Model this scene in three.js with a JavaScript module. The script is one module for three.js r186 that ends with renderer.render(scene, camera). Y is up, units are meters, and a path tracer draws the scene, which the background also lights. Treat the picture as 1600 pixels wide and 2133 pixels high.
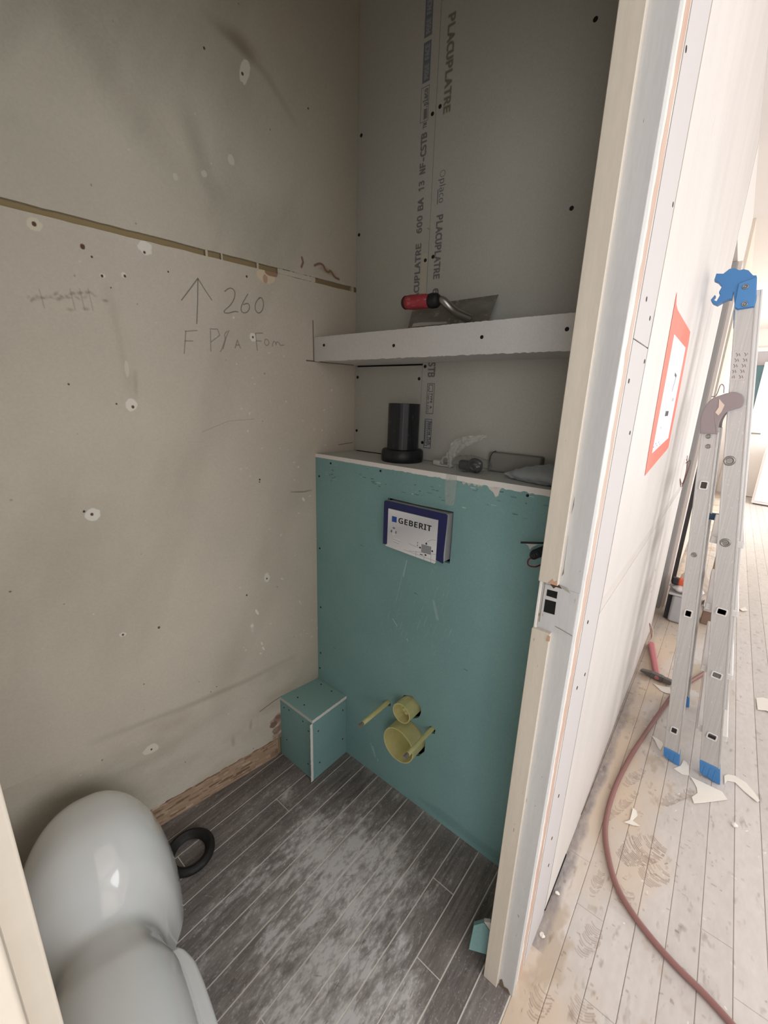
import * as THREE from 'three';
import { RoundedBoxGeometry } from 'three/addons/geometries/RoundedBoxGeometry.js';
import { mergeGeometries, mergeVertices, toCreasedNormals } from 'three/addons/utils/BufferGeometryUtils.js';
import { RectAreaLightUniformsLib } from 'three/addons/lights/RectAreaLightUniformsLib.js';

/* ------------------------------------------------------------------ camera, sky, light */
RectAreaLightUniformsLib.init();
const scene = new THREE.Scene();
const camera = new THREE.PerspectiveCamera(2 * Math.atan(1066.5 / 870.47) * 180 / Math.PI, 1600 / 2133, 0.02, 60);
camera.position.set(1.1178, 1.3794, 0.9853);
camera.rotation.set(-0.26587, 0.68122, 0.03204, 'YXZ');
scene.add(camera);
const SKY = 0.5, WIN = [4.7, 3.2, 8, 3.9];
scene.background = new THREE.Color(0.93 * SKY, 0.97 * SKY, 1.0 * SKY);
const renderer = new THREE.WebGLRenderer({ antialias: true });
renderer.toneMapping = THREE.LinearToneMapping;
renderer.toneMappingExposure = 1.0;
renderer.shadowMap.enabled = true;
/* daylight that comes in through the glazed openings of the corridor's outer wall and its end */
function windowLight(x, y, z, w, h, power, tx, ty, tz) {
  const l = new THREE.RectAreaLight(new THREE.Color(0.95, 0.98, 1.0), power, w, h);
  l.position.set(x, y, z); l.lookAt(tx, ty, tz); l.name = 'window_daylight'; scene.add(l);
}
windowLight(3.28, 1.55, 0.5, 1.7, 1.5, WIN[0], 0, 1.55, 0.5);
windowLight(3.28, 1.55, -2.4, 1.8, 1.5, WIN[1], 0, 1.55, -2.4);
windowLight(3.28, 1.25, -6.1, 2.0, 2.2, WIN[2], 0, 1.25, -6.1);
windowLight(2.15, 1.5, 2.66, 1.4, 1.5, WIN[3], 2.15, 1.5, -2);

/* ------------------------------------------------------------------ helpers */
let seedState = 7;
const rnd = () => { seedState = (seedState * 1664525 + 1013904223) >>> 0; return seedState / 4294967296; };
const rr = (a, b) => a + (b - a) * rnd();
const taken = {};
const numbered = (n) => { const k = taken[n] = (taken[n] ?? -1) + 1; return k ? n + '_' + String(k).padStart(3, '0') : n; };
function group(name, label, category, grp) {
  const o = new THREE.Group(); o.name = numbered(name); scene.add(o);
  o.userData = { label, category }; if (grp) o.userData.group = grp; return o;
}
function structure(name) { const o = new THREE.Group(); o.name = name; o.userData.kind = 'structure'; scene.add(o); return o; }
function part(parent, name, geo, mat, label) {
  const m = new THREE.Mesh(geo, mat); m.name = name; m.castShadow = m.receiveShadow = true;
  if (label) m.userData.label = label; parent.add(m); return m;
}
function structMesh(name, geo, mat) { const m = part(scene, name, geo, mat); m.userData.kind = 'structure'; return m; }
const merge = (l) => mergeGeometries(l.map((g) => (g.index ? g.toNonIndexed() : g)));
function box(x0, x1, y0, y1, z0, z1) {
  const g = new THREE.BoxGeometry(x1 - x0, y1 - y0, z1 - z0); g.translate((x0 + x1) / 2, (y0 + y1) / 2, (z0 + z1) / 2); return g;
}
function rbox(x0, x1, y0, y1, z0, z1, r = 0.003, s = 2) {
  const g = new RoundedBoxGeometry(x1 - x0, y1 - y0, z1 - z0, s, r); g.translate((x0 + x1) / 2, (y0 + y1) / 2, (z0 + z1) / 2); return g;
}
function cyl(r0, r1, h, n = 24, open = false) { return new THREE.CylinderGeometry(r0, r1, h, n, 1, open); }
/* planar uv in metres: uv = ((a - a0) / aw, (b - b0) / bh) of two position axes */
function uvPlane(g, ia, ib, a0, aw, b0, bh) {
  const p = g.attributes.position, uv = new Float32Array(p.count * 2), q = [0, 0, 0];
  for (let i = 0; i < p.count; i++) { q[0] = p.getX(i); q[1] = p.getY(i); q[2] = p.getZ(i); uv[2 * i] = (q[ia] - a0) / aw; uv[2 * i + 1] = (q[ib] - b0) / bh; }
  g.setAttribute('uv', new THREE.BufferAttribute(uv, 2)); return g;
}
function shapeOf(pts) { const s = new THREE.Shape(); pts.forEach(([x, y], i) => (i ? s.lineTo(x, y) : s.moveTo(x, y))); s.closePath(); return s; }
function extrude(shape, depth, bevel = 0, seg = 10) {
  return new THREE.ExtrudeGeometry(shape, { depth, bevelEnabled: bevel > 0, bevelSize: bevel, bevelThickness: bevel, bevelOffset: -bevel, bevelSegments: 2, curveSegments: seg });
}
/* value noise */
function hash(x, y, s) { let h = (x * 374761393 + y * 668265263 + s * 1442695041) | 0; h = Math.imul(h ^ (h >>> 13), 1274126177); h ^= h >>> 16; return (h >>> 0) / 4294967296; }
function vnoise(x, y, s = 0) {
  const xi = Math.floor(x), yi = Math.floor(y), fx = x - xi, fy = y - yi, u = fx * fx * (3 - 2 * fx), v = fy * fy * (3 - 2 * fy);
  const a = hash(xi, yi, s), b = hash(xi + 1, yi, s), c = hash(xi, yi + 1, s), d = hash(xi + 1, yi + 1, s);
  return a + (b - a) * u + (c - a) * v + (a - b - c + d) * u * v;
}
function fbm(x, y, s = 0, o = 4) { let t = 0, a = 0.5, n = 0; for (let i = 0; i < o; i++) { t += a * vnoise(x, y, s + i); n += a; x *= 2.03; y *= 2.03; a *= 0.55; } return t / n; }
/* canvas of w by h pixels over a surface of mw by mh metres; pixel(x, y) in metres (y up) gives [r, g, b] 0..255; draw(ctx, X, Y, k) paints marks */
function canvasTex(w, h, mw, mh, pixel, draw, repeat) {
  const c = document.createElement('canvas'); c.width = w; c.height = h; const ctx = c.getContext('2d');
  if (pixel) {
    const im = ctx.getImageData(0, 0, w, h), d = im.data;
    for (let j = 0; j < h; j++) for (let i = 0; i < w; i++) {
      const q = pixel(i / w * mw, (1 - j / h) * mh), o = (j * w + i) * 4; d[o] = q[0]; d[o + 1] = q[1]; d[o + 2] = q[2]; d[o + 3] = 255;
    }
    ctx.putImageData(im, 0, 0);
  }
  if (draw) draw(ctx, w, h);
  const t = new THREE.CanvasTexture(c); t.colorSpace = THREE.SRGBColorSpace; t.anisotropy = 8;
  if (repeat) t.wrapS = t.wrapT = repeat;
  return t;
}
function std(color, roughness = 0.8, extra = {}) { return new THREE.MeshStandardMaterial({ color, roughness, ...extra }); }
/* fine relief shared by matt boards and plaster */
const grainData = new Uint8Array(256 * 256 * 4);
for (let j = 0; j < 256; j++) for (let i = 0; i < 256; i++) { const v = 255 * (0.6 * vnoise(i / 4, j / 4, 3) + 0.4 * hash(i, j, 5)), o = (j * 256 + i) * 4; grainData[o] = grainData[o + 1] = grainData[o + 2] = v; grainData[o + 3] = 255; }
const grain = new THREE.DataTexture(grainData, 256, 256); grain.wrapS = grain.wrapT = THREE.RepeatWrapping; grain.magFilter = THREE.LinearFilter; grain.minFilter = THREE.LinearMipmapLinearFilter; grain.generateMipmaps = true; grain.needsUpdate = true;

const M = {
  plaster: std('#e9e4df', 0.9), screw: std('#17150f', 0.6, { metalness: 0.3 }), dark: std('#131110', 0.95),
  whitePaint: std('#e6e0da', 0.55), creamPaint: std('#d3c6b4', 0.5), greyPaint: std('#d7d4d1', 0.45), wood: std('#c39a80', 0.8),
  ceiling: std('#e8e0da', 0.9), metal: std('#8c8a86', 0.32, { metalness: 0.9 }),
};
/* painted timber with nicks and faint brush marks */
function paintTex(base, seed, nick) {
  return canvasTex(256, 1024, 0.1, 2, (x, y) => {
    const n = fbm(x * 60, y * 3, seed), m = fbm(x * 400, y * 60, seed + 9), k = (n - 0.5) * 16 + (m - 0.5) * 8;
    const chip = fbm(x * 140, y * 40, seed + 20) > nick;
    return chip ? [150, 118, 92] : base.map((v) => v + k);
  }, null, THREE.RepeatWrapping);
}
const creamTex = paintTex([208, 198, 184], 11, 0.86), greyTex = paintTex([198, 197, 196], 31, 0.86);
M.creamPaint = std('#ffffff', 0.5, { map: creamTex }); M.greyPaint = std('#ffffff', 0.42, { map: greyTex });

/* ------------------------------------------------------------------ the structure */
const DOOR_Z0 = 0.25, DOOR_Z1 = 0.988, XW = 0.967, CEIL = 2.6, EAST = 3.3, NORTH = -8.2, SOUTH = 2.7;

/* floor: one slab, every floorboard a piece of it */
const floorRoot = structure('floor');
part(floorRoot, 'joint_filler', box(-0.35, 0.964, -0.04, -0.0004, -0.35, 1.5), std('#d6cfc7', 0.95));
part(floorRoot, 'subfloor', box(0.964, 3.45, -0.04, -0.0014, NORTH - 0.1, SOUTH + 0.1), std('#94877c', 0.95));
part(floorRoot, 'subfloor', box(0.68, 0.964, -0.04, -0.0014, NORTH - 0.1, -0.351), std('#94877c', 0.95));
const dustAt = (x, z) => {                                         // where plaster dust lies on the closet's boards
  const d = Math.exp(-(((x - 0.56) / 0.22) ** 2 + ((z - 0.42) / 0.26) ** 2)) * 0.55 + Math.exp(-(((x - 0.42) / 0.2) ** 2 + ((z - 0.25) / 0.14) ** 2)) * 0.45 + Math.exp(-(((x - 0.72) / 0.2) ** 2 + ((z - 0.62) / 0.18) ** 2)) * 0.5
    + Math.exp(-(((x - 0.3) / 0.12) ** 2 + ((z - 0.5) / 0.2) ** 2)) * 0.25;
  return Math.min(1, d);
};
const darkFloor = canvasTex(1100, 1200, 1.1, 1.2, (x, y) => {
  x -= 0.14; const z = 1.05 - y;                                   // x -0.14..0.96, z 1.05..-0.15
  const board = Math.floor((x - 0.189) / 0.07), tone = hash(board, 3, 1);
  const g = fbm(x * 150 + board * 7, z * 7, 41), f = fbm(x * 500 + board * 3, z * 40, 43, 3);
  let r = 96 + tone * 16 + (g - 0.5) * 58 + (f - 0.5) * 34, gg = r * 0.93 - 1, b = r * 0.9 - 2;
  const patch = fbm(x * 9, z * 7, 51, 5), fine = fbm(x * 120, z * 48, 53, 4), speck = fbm(x * 330, z * 190, 57, 2), mid = fbm(x * 40, z * 18, 55, 3);
  const cover = dustAt(x, z) * 1.15 + 0.75 * (patch - 0.5) + 0.55 * (mid - 0.5) + 0.16 + 0.22 * Math.max(0, z - 0.5);
  let d = Math.max(0, Math.min(1, (cover - 0.46 + 1.2 * (fine - 0.5)) * 1.5)) * (0.35 + 0.4 * vnoise(x * 300, z * 150, 58)) * (0.75 + 0.5 * mid) + 0.34 * Math.max(0, Math.min(1, (cover - 0.1) * 1.1)) + Math.max(0, speck - 0.64) * 1.6 * (0.3 + patch);
  d += 0.05 + 0.1 * fbm(x * 6, z * 6, 59) + 0.4 * Math.exp(-Math.abs(z) * 55) * patch;
  d = Math.min(0.92, d);
  return [r + (212 - r) * d, gg + (208 - gg) * d, b + (207 - b) * d];
}, (ctx, w, h) => {
  const P = (x, z) => [(x + 0.14) / 1.1 * w, (z + 0.15) / 1.2 * h];
  seedState = 91;
  for (let i = 0; i < 1500; i++) {                                 // scuffs and trowel scrapes
    const x = rr(0, 0.95), z = rr(-0.02, 0.95); if (rnd() > 0.25 + dustAt(x, z)) continue;
    const [a, b] = P(x, z), an = rnd() < 0.7 ? rr(-0.25, 0.25) : rr(-0.9, 1.2), l = rr(3, 30);
    ctx.strokeStyle = rnd() < 0.6 ? 'rgba(205,200,194,' + rr(0.08, 0.55) + ')' : 'rgba(60,52,48,' + rr(0.1, 0.35) + ')'; ctx.lineWidth = rr(0.6, 2.2);
    ctx.beginPath(); ctx.moveTo(a, b); ctx.lineTo(a + l * Math.sin(an), b - l * Math.cos(an)); ctx.stroke();
  }
  for (let i = 0; i < 500; i++) { const [a, b] = P(rr(-0.1, 0.95), rr(-0.02, 1)); ctx.fillStyle = 'rgba(222,216,208,' + rr(0.2, 0.8) + ')'; ctx.fillRect(a, b, rr(0.8, 2.6), rr(0.8, 2.6)); }
});
M.darkBoard = std('#ffffff', 0.72, { map: darkFloor, bumpMap: darkFloor, bumpScale: 0.0006 });
/* worn paint, glue combing and dirt of the corridor's boards: x 0.95..2.2, z 1.3..-2.3 */
const corridorTex = canvasTex(1024, 2048, 1.25, 3.6, (x, y) => {
  x += 0.95; const z = 1.3 - y, board = Math.floor((x - 0.189) / 0.07);
  const big = fbm(x * 5, z * 3, 61), fine = fbm(x * 90, z * 40, 63, 3), tone = hash(board, Math.floor((z + 20 + board * 0.37) / 1.3), 8);
  let r = 203 + (tone - 0.5) * 10 + (fine - 0.5) * 14, g = r * 0.965, b = r * 0.94;
  const tan = Math.max(0, Math.min(1, (1.17 + 0.08 * (big - 0.5) * 4 - x) * 9)) * Math.max(0, Math.min(1, 0.6 + 2.4 * (big - 0.38)));
  r += (207 - r) * tan; g += (188 - g) * tan; b += (168 - b) * tan;
  const bare = Math.max(0, Math.min(1, (fbm(x * 9, z * 5, 71, 5) - 0.62) * 14)) * Math.max(0, Math.min(1, (1.42 - x) * 5));
  r += (178 - r) * bare * 0.7; g += (160 - g) * bare * 0.7; b += (140 - b) * bare * 0.7;
  const edge = Math.max(0, Math.min(1, (0.998 + 0.02 * (fbm(z * 14, 3, 5) - 0.5) - x) * 70)) * (0.35 + 0.9 * fbm(x * 90, z * 50, 79, 3)) * (z < 0.12 ? 1 : 0) * Math.max(0.3, 1 - Math.max(0, -z - 0.5) * 0.6);
  r += (142 - r) * edge * 0.85; g += (134 - g) * edge * 0.85; b += (134 - b) * edge * 0.85;
  const dirt = Math.max(0, fbm(x * 60, z * 26, 77, 3) - 0.7) * 2.2; r -= 70 * dirt; g -= 76 * dirt; b -= 80 * dirt;
  return [r, g, b];
}, (ctx, w, h) => {
  const P = (x, z) => [(x - 0.95) / 1.25 * w, (z + 2.3) / 3.6 * h];
  seedState = 17;
  const comb = (x, z, wx, wz, an, n, al) => {                      // notched-trowel glue marks: broken parallel arcs
    const m = Math.round(wz / 0.0062), c = Math.cos(an), sn = Math.sin(an), at = (u, t) => { const t2 = t + 0.018 * (1 - (u / wx * 2) ** 2); return P(x + u * c - t2 * sn, z + u * sn + t2 * c); };
    for (let i = 0; i < m; i++) {
      const t = (i / m - 0.5) * wz, w = wx * (0.55 + 0.45 * Math.sin(Math.PI * (i + 0.5) / m)); let u = -w / 2 + rr(0, 0.01);
      while (u < w / 2) { const e = Math.min(w / 2, u + rr(0.012, 0.04)); if (rnd() < 0.82) { ctx.strokeStyle = 'rgba(146,128,116,' + Math.min(1, al * rr(0.9, 1.5)) + ')'; ctx.lineWidth = rr(1.4, 2.5); ctx.beginPath(); for (let k = 0; k <= 5; k++) ctx.lineTo(...at(u + (e - u) * k / 5, t)); ctx.stroke(); } u = e + rr(0.001, 0.006); }
    }
  };
  comb(1.15, -0.36, 0.09, 0.17, 0.55, 24, 0.62); comb(1.19, -0.3, 0.07, 0.1, 0.5, 14, 0.5); comb(1.07, -0.5, 0.03, 0.2, 0.3, 22, 0.4); comb(1.08, -0.66, 0.04, 0.14, 0.3, 14, 0.4);
  comb(1.2, -0.64, 0.04, 0.1, 0.4, 9, 0.5); comb(1.24, -0.7, 0.03, 0.1, 0.4, 8, 0.45); comb(1.06, -0.16, 0.03, 0.1, 0.1, 12, 0.35); comb(1.08, 0.0, 0.05, 0.1, 0.2, 12, 0.4);
  comb(1.1, 0.16, 0.06, 0.06, 0, 8, 0.4); comb(1.02, 0.21, 0.05, 0.07, 0.1, 8, 0.45); comb(1.13, -0.18, 0.05, 0.06, 0.1, 9, 0.35);
  for (const x of [1.042, 1.112, 1.182, 1.252, 1.322]) for (let i = 0; i < 22; i++) { const z = rr(-0.5, 0.35), p = P(x + rr(-0.014, 0.014), z); ctx.fillStyle = 'rgba(128,108,92,' + rr(0.15, 0.5) + ')'; ctx.fillRect(p[0], p[1], rr(1, 9), rr(1, 4)); }
  for (let i = 0; i < 460; i++) {
    const x = rr(0.97, 1.9), z = rr(-2.2, 0.6), p = P(x, z), l = rr(2, 12), an = rr(0, 6.28); if (rnd() < (x - 0.97) * 1.1) continue;
    ctx.strokeStyle = rnd() < 0.75 ? 'rgba(112,92,80,' + rr(0.15, 0.6) + ')' : 'rgba(250,246,240,' + rr(0.4, 0.9) + ')'; ctx.lineWidth = rr(0.7, 2.2);
    ctx.beginPath(); ctx.moveTo(...p); ctx.lineTo(p[0] + l * Math.cos(an), p[1] + 0.6 * l * Math.sin(an)); ctx.stroke();
  }
}, THREE.MirroredRepeatWrapping);
M.paintedBoard = std('#ffffff', 0.62, { map: corridorTex, bumpMap: corridorTex, bumpScale: 0.0004 });
function plankGeo(x0, x1, z0, z1, gap, uvf) {                      // a board with eased top edges
  const c = 0.0012, a = x0 + gap, b = x1 - gap, d = z0 + gap * 0.6, e = z1 - gap * 0.6, y = -0.02, t = -c;
  const V = [[a, y, d], [b, y, d], [b, y, e], [a, y, e], [a, t, d], [b, t, d], [b, t, e], [a, t, e], [a + c, 0, d + c], [b - c, 0, d + c], [b - c, 0, e - c], [a + c, 0, e - c]];
  const Q = [[8, 11, 10, 9]]; for (let i = 0; i < 4; i++) { const j = (i + 1) % 4; Q.push([i, i + 4, j + 4, j], [i + 4, i + 8, j + 8, j + 4]); }
  const pos = [], idx = [];
  for (const q of Q) { const o = pos.length / 3; for (const k of q) pos.push(...V[k]); idx.push(o, o + 1, o + 2, o, o + 2, o + 3); }
  const g = new THREE.BufferGeometry(); g.setAttribute('position', new THREE.Float32BufferAttribute(pos, 3)); g.setIndex(idx);
  const p = g.attributes.position, uv = []; for (let i = 0; i < p.count; i++) uv.push(...uvf(p.getX(i), p.getZ(i)));
  g.setAttribute('uv', new THREE.Float32BufferAttribute(uv, 2)); g.computeVertexNormals(); return g;
}
const EDGE = (k) => 0.189 + 0.07 * k;
const darkCuts = { '-2': [0.62], '-1': [0.306], 1: [0.74], 3: [0.9], 5: [0.66], 7: [0.155], 8: [0.338], 9: [0.8] };
for (let k = -6; k <= 10; k++) {
  const cuts = [-0.25, ...(darkCuts[k] ?? []), 1.4];
  for (let i = 0; i + 1 < cuts.length; i++) part(floorRoot, 'plank', plankGeo(EDGE(k), k === 10 ? 0.962 : EDGE(k + 1), cuts[i], cuts[i + 1], 0.0006 + 0.0003 * (k % 2), (x, z) => [(x + 0.14) / 1.1, 1 - (z + 0.15) / 1.2]), M.darkBoard);
}
seedState = 5;
for (let k = 8; k < 11; k++) for (const [za, zb] of [[-2.1, -0.36], [-4, -2.1], [-6, -4], [-8.2, -6]]) part(floorRoot, 'plank', plankGeo(EDGE(k), k === 10 ? 0.9635 : EDGE(k + 1), za, zb, 0.0005, (a, b) => [(a - 0.95) / 1.25, 1 - (b + 2.3) / 3.6]), M.paintedBoard);
for (let k = 11; k < 45; k++) {
  let z = SOUTH + 0.05 - rr(0, 0.9), last = SOUTH + 0.05; const x0 = k === 11 ? 0.9635 : EDGE(k), end = x0 > 2.4 ? -8.2 : -8.2;
  while (last > end) { z = Math.max(end, last - (last > 0.9 ? rr(1, 1.6) : rr(1.3, 2.2))); part(floorRoot, 'plank', plankGeo(x0, EDGE(k + 1), z, last, 0.0004 + 0.0004 * rnd(), (a, b) => [(a - 0.95) / 1.25, 1 - (b + 2.3) / 3.6]), M.paintedBoard); last = z; }
}

/* left wall of the closet: two plasterboards with an open joint, on a backing; it stands 7.6 degrees off the boards' direction */
const wallLeft = structure('wall_left'); wallLeft.rotation.y = -Math.atan(0.1346);
const SC = Math.hypot(1, 0.1346), WL = { s0: -0.25, w: 1.6, h: 2.6 };
const wallTex = canvasTex(1260, 2048, WL.w, WL.h, (x, y) => {
  const s = x + WL.s0, n = fbm(s * 2.6 + 5, y * 2.6, 81, 5), f = fbm(s * 260, y * 260, 83, 2), st = fbm(s * 5 + y * 2.4, y * 1.3 - s * 1.8, 85, 4);
  let r = 197 + (n - 0.5) * 20 + (f - 0.5) * 9, g = r * 0.956 - 1, b = r * 0.885 - 2;
  if (y > 1.74) { const d = Math.max(0, st - 0.5) * 70; r -= d * 0.95 + 6; g -= d * 0.92 + 4; b -= d * 0.9 + 5; }   // old dirt on the upper board
  else { const d = Math.max(0, st - 0.55) * 34; r -= d; g -= d; b -= d; }
  if (y < 0.4) { const d = Math.max(0, fbm(s * 7, y * 12, 87) - 0.42) * 40; r -= d; g -= d * 1.05; b -= d * 1.15; }
  return [r, g, b];
}, (ctx, w, h) => {
  const P = (z, y) => [(z * SC - WL.s0) / WL.w * w, (1 - y / WL.h) * h], K = w / WL.w;
  const blob = (z, y, a, b, col, ang = 0, soft = 0) => {
    const [px, py] = P(z, y); ctx.save(); ctx.translate(px, py); ctx.rotate(ang); ctx.scale(1, b / a);
    if (soft) { const g = ctx.createRadialGradient(0, 0, 0, 0, 0, a * K); g.addColorStop(0, 'rgba(' + col + ')'); g.addColorStop(1, 'rgba(' + col.replace(/[^,]*$/, '0') + ')'); ctx.fillStyle = g; ctx.fillRect(-a * K, -a * K, 2 * a * K, 2 * a * K); }
    else { ctx.fillStyle = 'rgba(' + col + ')'; ctx.beginPath(); for (let i = 0; i <= 40; i++) { const t = i / 40 * 6.2832, r = a * K * (0.72 + 0.5 * fbm(3 + 1.6 * Math.cos(t), 3 + 1.6 * Math.sin(t), Math.round(z * 999), 3)); ctx.lineTo(r * Math.cos(t), r * Math.sin(t)); } ctx.fill(); }
    ctx.restore();
  };
  const line = (pts, col, lw = 1.6) => { ctx.strokeStyle = col; ctx.lineWidth = lw; ctx.lineCap = ctx.lineJoin = 'round'; ctx.beginPath(); const c = pts.map((q) => P(...q)); ctx.moveTo(...c[0]); if (c.length < 5) c.slice(1).forEach((q) => ctx.lineTo(...q)); else { for (let i = 1; i < c.length - 1; i++) ctx.quadraticCurveTo(...c[i], (c[i][0] + c[i + 1][0]) / 2, (c[i][1] + c[i + 1][1]) / 2); ctx.lineTo(...c[c.length - 1]); } ctx.stroke(); };
  /* stains */
  const soft = (pts, rgb, al, lw) => {
    const R = lw / K * 0.75, seg = pts.slice(1).map((q, i) => Math.hypot(q[0] - pts[i][0], q[1] - pts[i][1])), tot = seg.reduce((u, v) => u + v, 0), n = Math.ceil(tot / (R * 0.3));
    for (let i = 0; i <= n; i++) { let d = i / n * tot, k = 0; while (k < seg.length - 1 && d > seg[k]) d -= seg[k++]; const t = d / seg[k], z = pts[k][0] + (pts[k + 1][0] - pts[k][0]) * t, y = pts[k][1] + (pts[k + 1][1] - pts[k][1]) * t; blob(z, y, R, R, rgb + ',' + (al * 0.42 * Math.pow(Math.sin(Math.PI * (0.06 + 0.88 * i / n)), 0.7)).toFixed(3), 0, 1); }
  };
  soft([[0.262, 2.238], [0.215, 2.245], [0.16, 2.222]], '126,100,88', 0.26, 26); soft([[0.235, 2.236], [0.175, 2.216]], '126,96,84', 0.24, 22);
  soft([[0.3, 2.25], [0.14, 2.2], [0.05, 2.12]], '110,100,84', 0.16, 18); soft([[0.62, 2.45], [0.56, 2.1], [0.45, 1.95], [0.34, 1.86]], '112,106,90', 0.1, 60); soft([[0.36, 2.05], [0.33, 1.95], [0.3, 1.86]], '105,100,88', 0.16, 36);
  soft([[0.57, 1.62], [0.55, 1.5], [0.545, 1.36]], '130,122,106', 0.14, 20); soft([[0.53, 1.43], [0.535, 1.36]], '130,122,106', 0.2, 8); soft([[0.55, 1.56], [0.54, 1.42]], '214,206,190', 0.25, 12);
  soft([[0.75, 0.425], [0.5, 0.405], [0.3, 0.402], [0.1, 0.415]], '118,110,92', 0.2, 16); soft([[0.9, 0.30], [0.6, 0.27], [0.35, 0.34]], '122,114,96', 0.12, 34);
  soft([[0.36, 0.2], [0.36, 0.16]], '105,95,75', 0.22, 11); soft([[0.29, 0.23], [0.295, 0.19]], '105,95,75', 0.22, 9);
  soft([[0.103, 1.059], [0.05, 1.053], [0.016, 1.055]], '90,84,70', 0.5, 4);
  for (const q of [[[0.042, 1.762], [0.036, 1.776], [0.04, 1.788]], [[-0.006, 1.776], [-0.022, 1.787], [-0.04, 1.784], [-0.046, 1.77], [-0.06, 1.766], [-0.066, 1.776], [-0.082, 1.757], [-0.1, 1.755]]]) { line(q, 'rgba(122,84,64,0.55)', 6); line(q, 'rgba(104,66,50,0.5)', 3); }
  soft([[-0.02, 1.778], [-0.09, 1.762]], '130,96,76', 0.4, 14);
  /* white filler dabs */
  blob(0.2, 2.178, 0.013, 0.03, '226,220,206,0.95', -0.3); blob(0.477, 1.712, 0.016, 0.016, '226,218,206,0.95'); blob(0.548, 1.343, 0.014, 0.016, '228,220,208,0.95'); blob(0.663, 1.074, 0.018, 0.016, '228,222,212,0.95');
  blob(0.203, 0.77, 0.011, 0.018, '218,212,202,0.9'); blob(0.638, 0.722, 0.009, 0.007, '222,214,200,0.9'); blob(0.61, 0.312, 0.022, 0.016, '214,206,190,0.95'); blob(0.212, 1.541, 0.011, 0.012, '228,220,208,0.95');
  blob(0.393, 1.886, 0.006, 0.008, '206,200,184,0.9'); blob(0.322, 1.915, 0.008, 0.008, '206,200,184,0.9'); blob(0.249, 1.97, 0.009, 0.012, '212,206,192,0.9'); blob(0.548, 1.43, 0.005, 0.02, '216,206,190,0.7'); blob(0.685, 1.708, 0.013, 0.013, '214,204,182,0.9');
  blob(0.53, 1.643, 0.006, 0.006, '222,214,200,0.9'); blob(0.574, 1.633, 0.006, 0.005, '222,214,200,0.9'); blob(0.265, 0.6, 0.006, 0.02, '210,204,194,0.6');
  seedState = 23;
  for (let i = 0; i < 60; i++) blob(rr(-0.1, 0.3), rr(0.45, 1.6), rr(0.002, 0.006), rr(0.002, 0.004), '226,218,204,' + rr(0.4, 0.9), rr(-1, 1));
  for (let i = 0; i < 60; i++) blob(rr(-0.1, 0.9), rr(0.1, 2.5), rr(0.001, 0.003), rr(0.001, 0.003), (rnd() < 0.5 ? '226,218,204,' : '90,80,66,') + rr(0.3, 0.7));
  blob(0.245, 0.652, 0.004, 0.013, '232,224,210,0.95', 0.4); blob(0.234, 0.525, 0.003, 0.007, '232,224,210,0.9', 0.3); blob(0.229, 0.503, 0.003, 0.009, '232,224,210,0.9', 0.4); blob(0.266, 0.607, 0.006, 0.006, '228,222,212,0.9'); blob(0.052, 1.026, 0.004, 0.009, '232,224,210,0.9', 0.4);
  /* drilled and screwed holes */
  for (const [z, y, r] of [[0.301, 2.179, 4], [0.206, 2.171, 5], [0.01, 2.176, 3.5], [0.685, 1.708, 6], [0.605, 1.685, 7], [0.59, 1.668, 3], [0.545, 1.338, 5], [0.665, 1.074, 5], [0.68, 1.084, 4], [0.203, 0.766, 4], [0.548, 0.709, 5], [0.638, 0.721, 4], [0.609, 0.31, 4], [0.67, 1.388, 3], [0.212, 1.114, 4], [0.213, 1.106, 3], [0.212, 1.541, 4], [0.222, 1.7, 4], [0.528, 1.641, 4], [0.575, 1.632, 4], [0.48, 1.702, 4], [0.278, 0.727, 4], [0.56, 1.61, 2], [0.52, 0.2, 2], [0.42, 0.42, 2], [0.4, 0.43, 2], [0.58, 1.345, 3], [0.43, 1.67, 3]]) { const [a, b] = P(z, y); ctx.fillStyle = r > 4.5 ? '#5a4030' : '#3a3026'; ctx.beginPath(); ctx.ellipse(a, b, r * 0.5, r * 0.6, 0, 0, 7); ctx.fill(); }
  blob(0.16, 1.715, 0.03, 0.022, '216,198,170,0.95'); blob(0.145, 1.726, 0.022, 0.012, '150,116,92,0.9'); blob(0.165, 1.705, 0.008, 0.012, '180,150,120,0.9');
  /* pencil writing */
  const pc = 'rgba(84,80,70,0.85)', pf = 'rgba(100,96,84,0.7)';
  line([[0.37, 1.557], [0.3635, 1.61], [0.358, 1.669]], pc); line([[0.404, 1.609], [0.38, 1.64], [0.358, 1.669]], pc); line([[0.358, 1.669], [0.34, 1.642], [0.325, 1.622]], pc);
  line([[0.288, 1.65], [0.276, 1.662], [0.262, 1.661], [0.257, 1.648], [0.27, 1.62], [0.298, 1.597], [0.285, 1.594], [0.262, 1.604], [0.253, 1.603]], pc);
  line([[0.221, 1.655], [0.238, 1.63], [0.246, 1.61], [0.238, 1.602], [0.224, 1.607], [0.216, 1.622], [0.222, 1.632], [0.236, 1.625]], pc);
  line([[0.185, 1.652], [0.198, 1.64], [0.202, 1.618], [0.192, 1.607], [0.178, 1.617], [0.172, 1.64], [0.18, 1.655], [0.188, 1.648]], pc);
  line([[0.4, 1.535], [0.409, 1.478]], pf); line([[0.402, 1.534], [0.37, 1.54]], pf); line([[0.405, 1.51], [0.384, 1.512]], pf);
  line([[0.335, 1.545], [0.338, 1.49]], pf); line([[0.336, 1.548], [0.315, 1.55], [0.31, 1.535], [0.335, 1.515]], pf);
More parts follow.
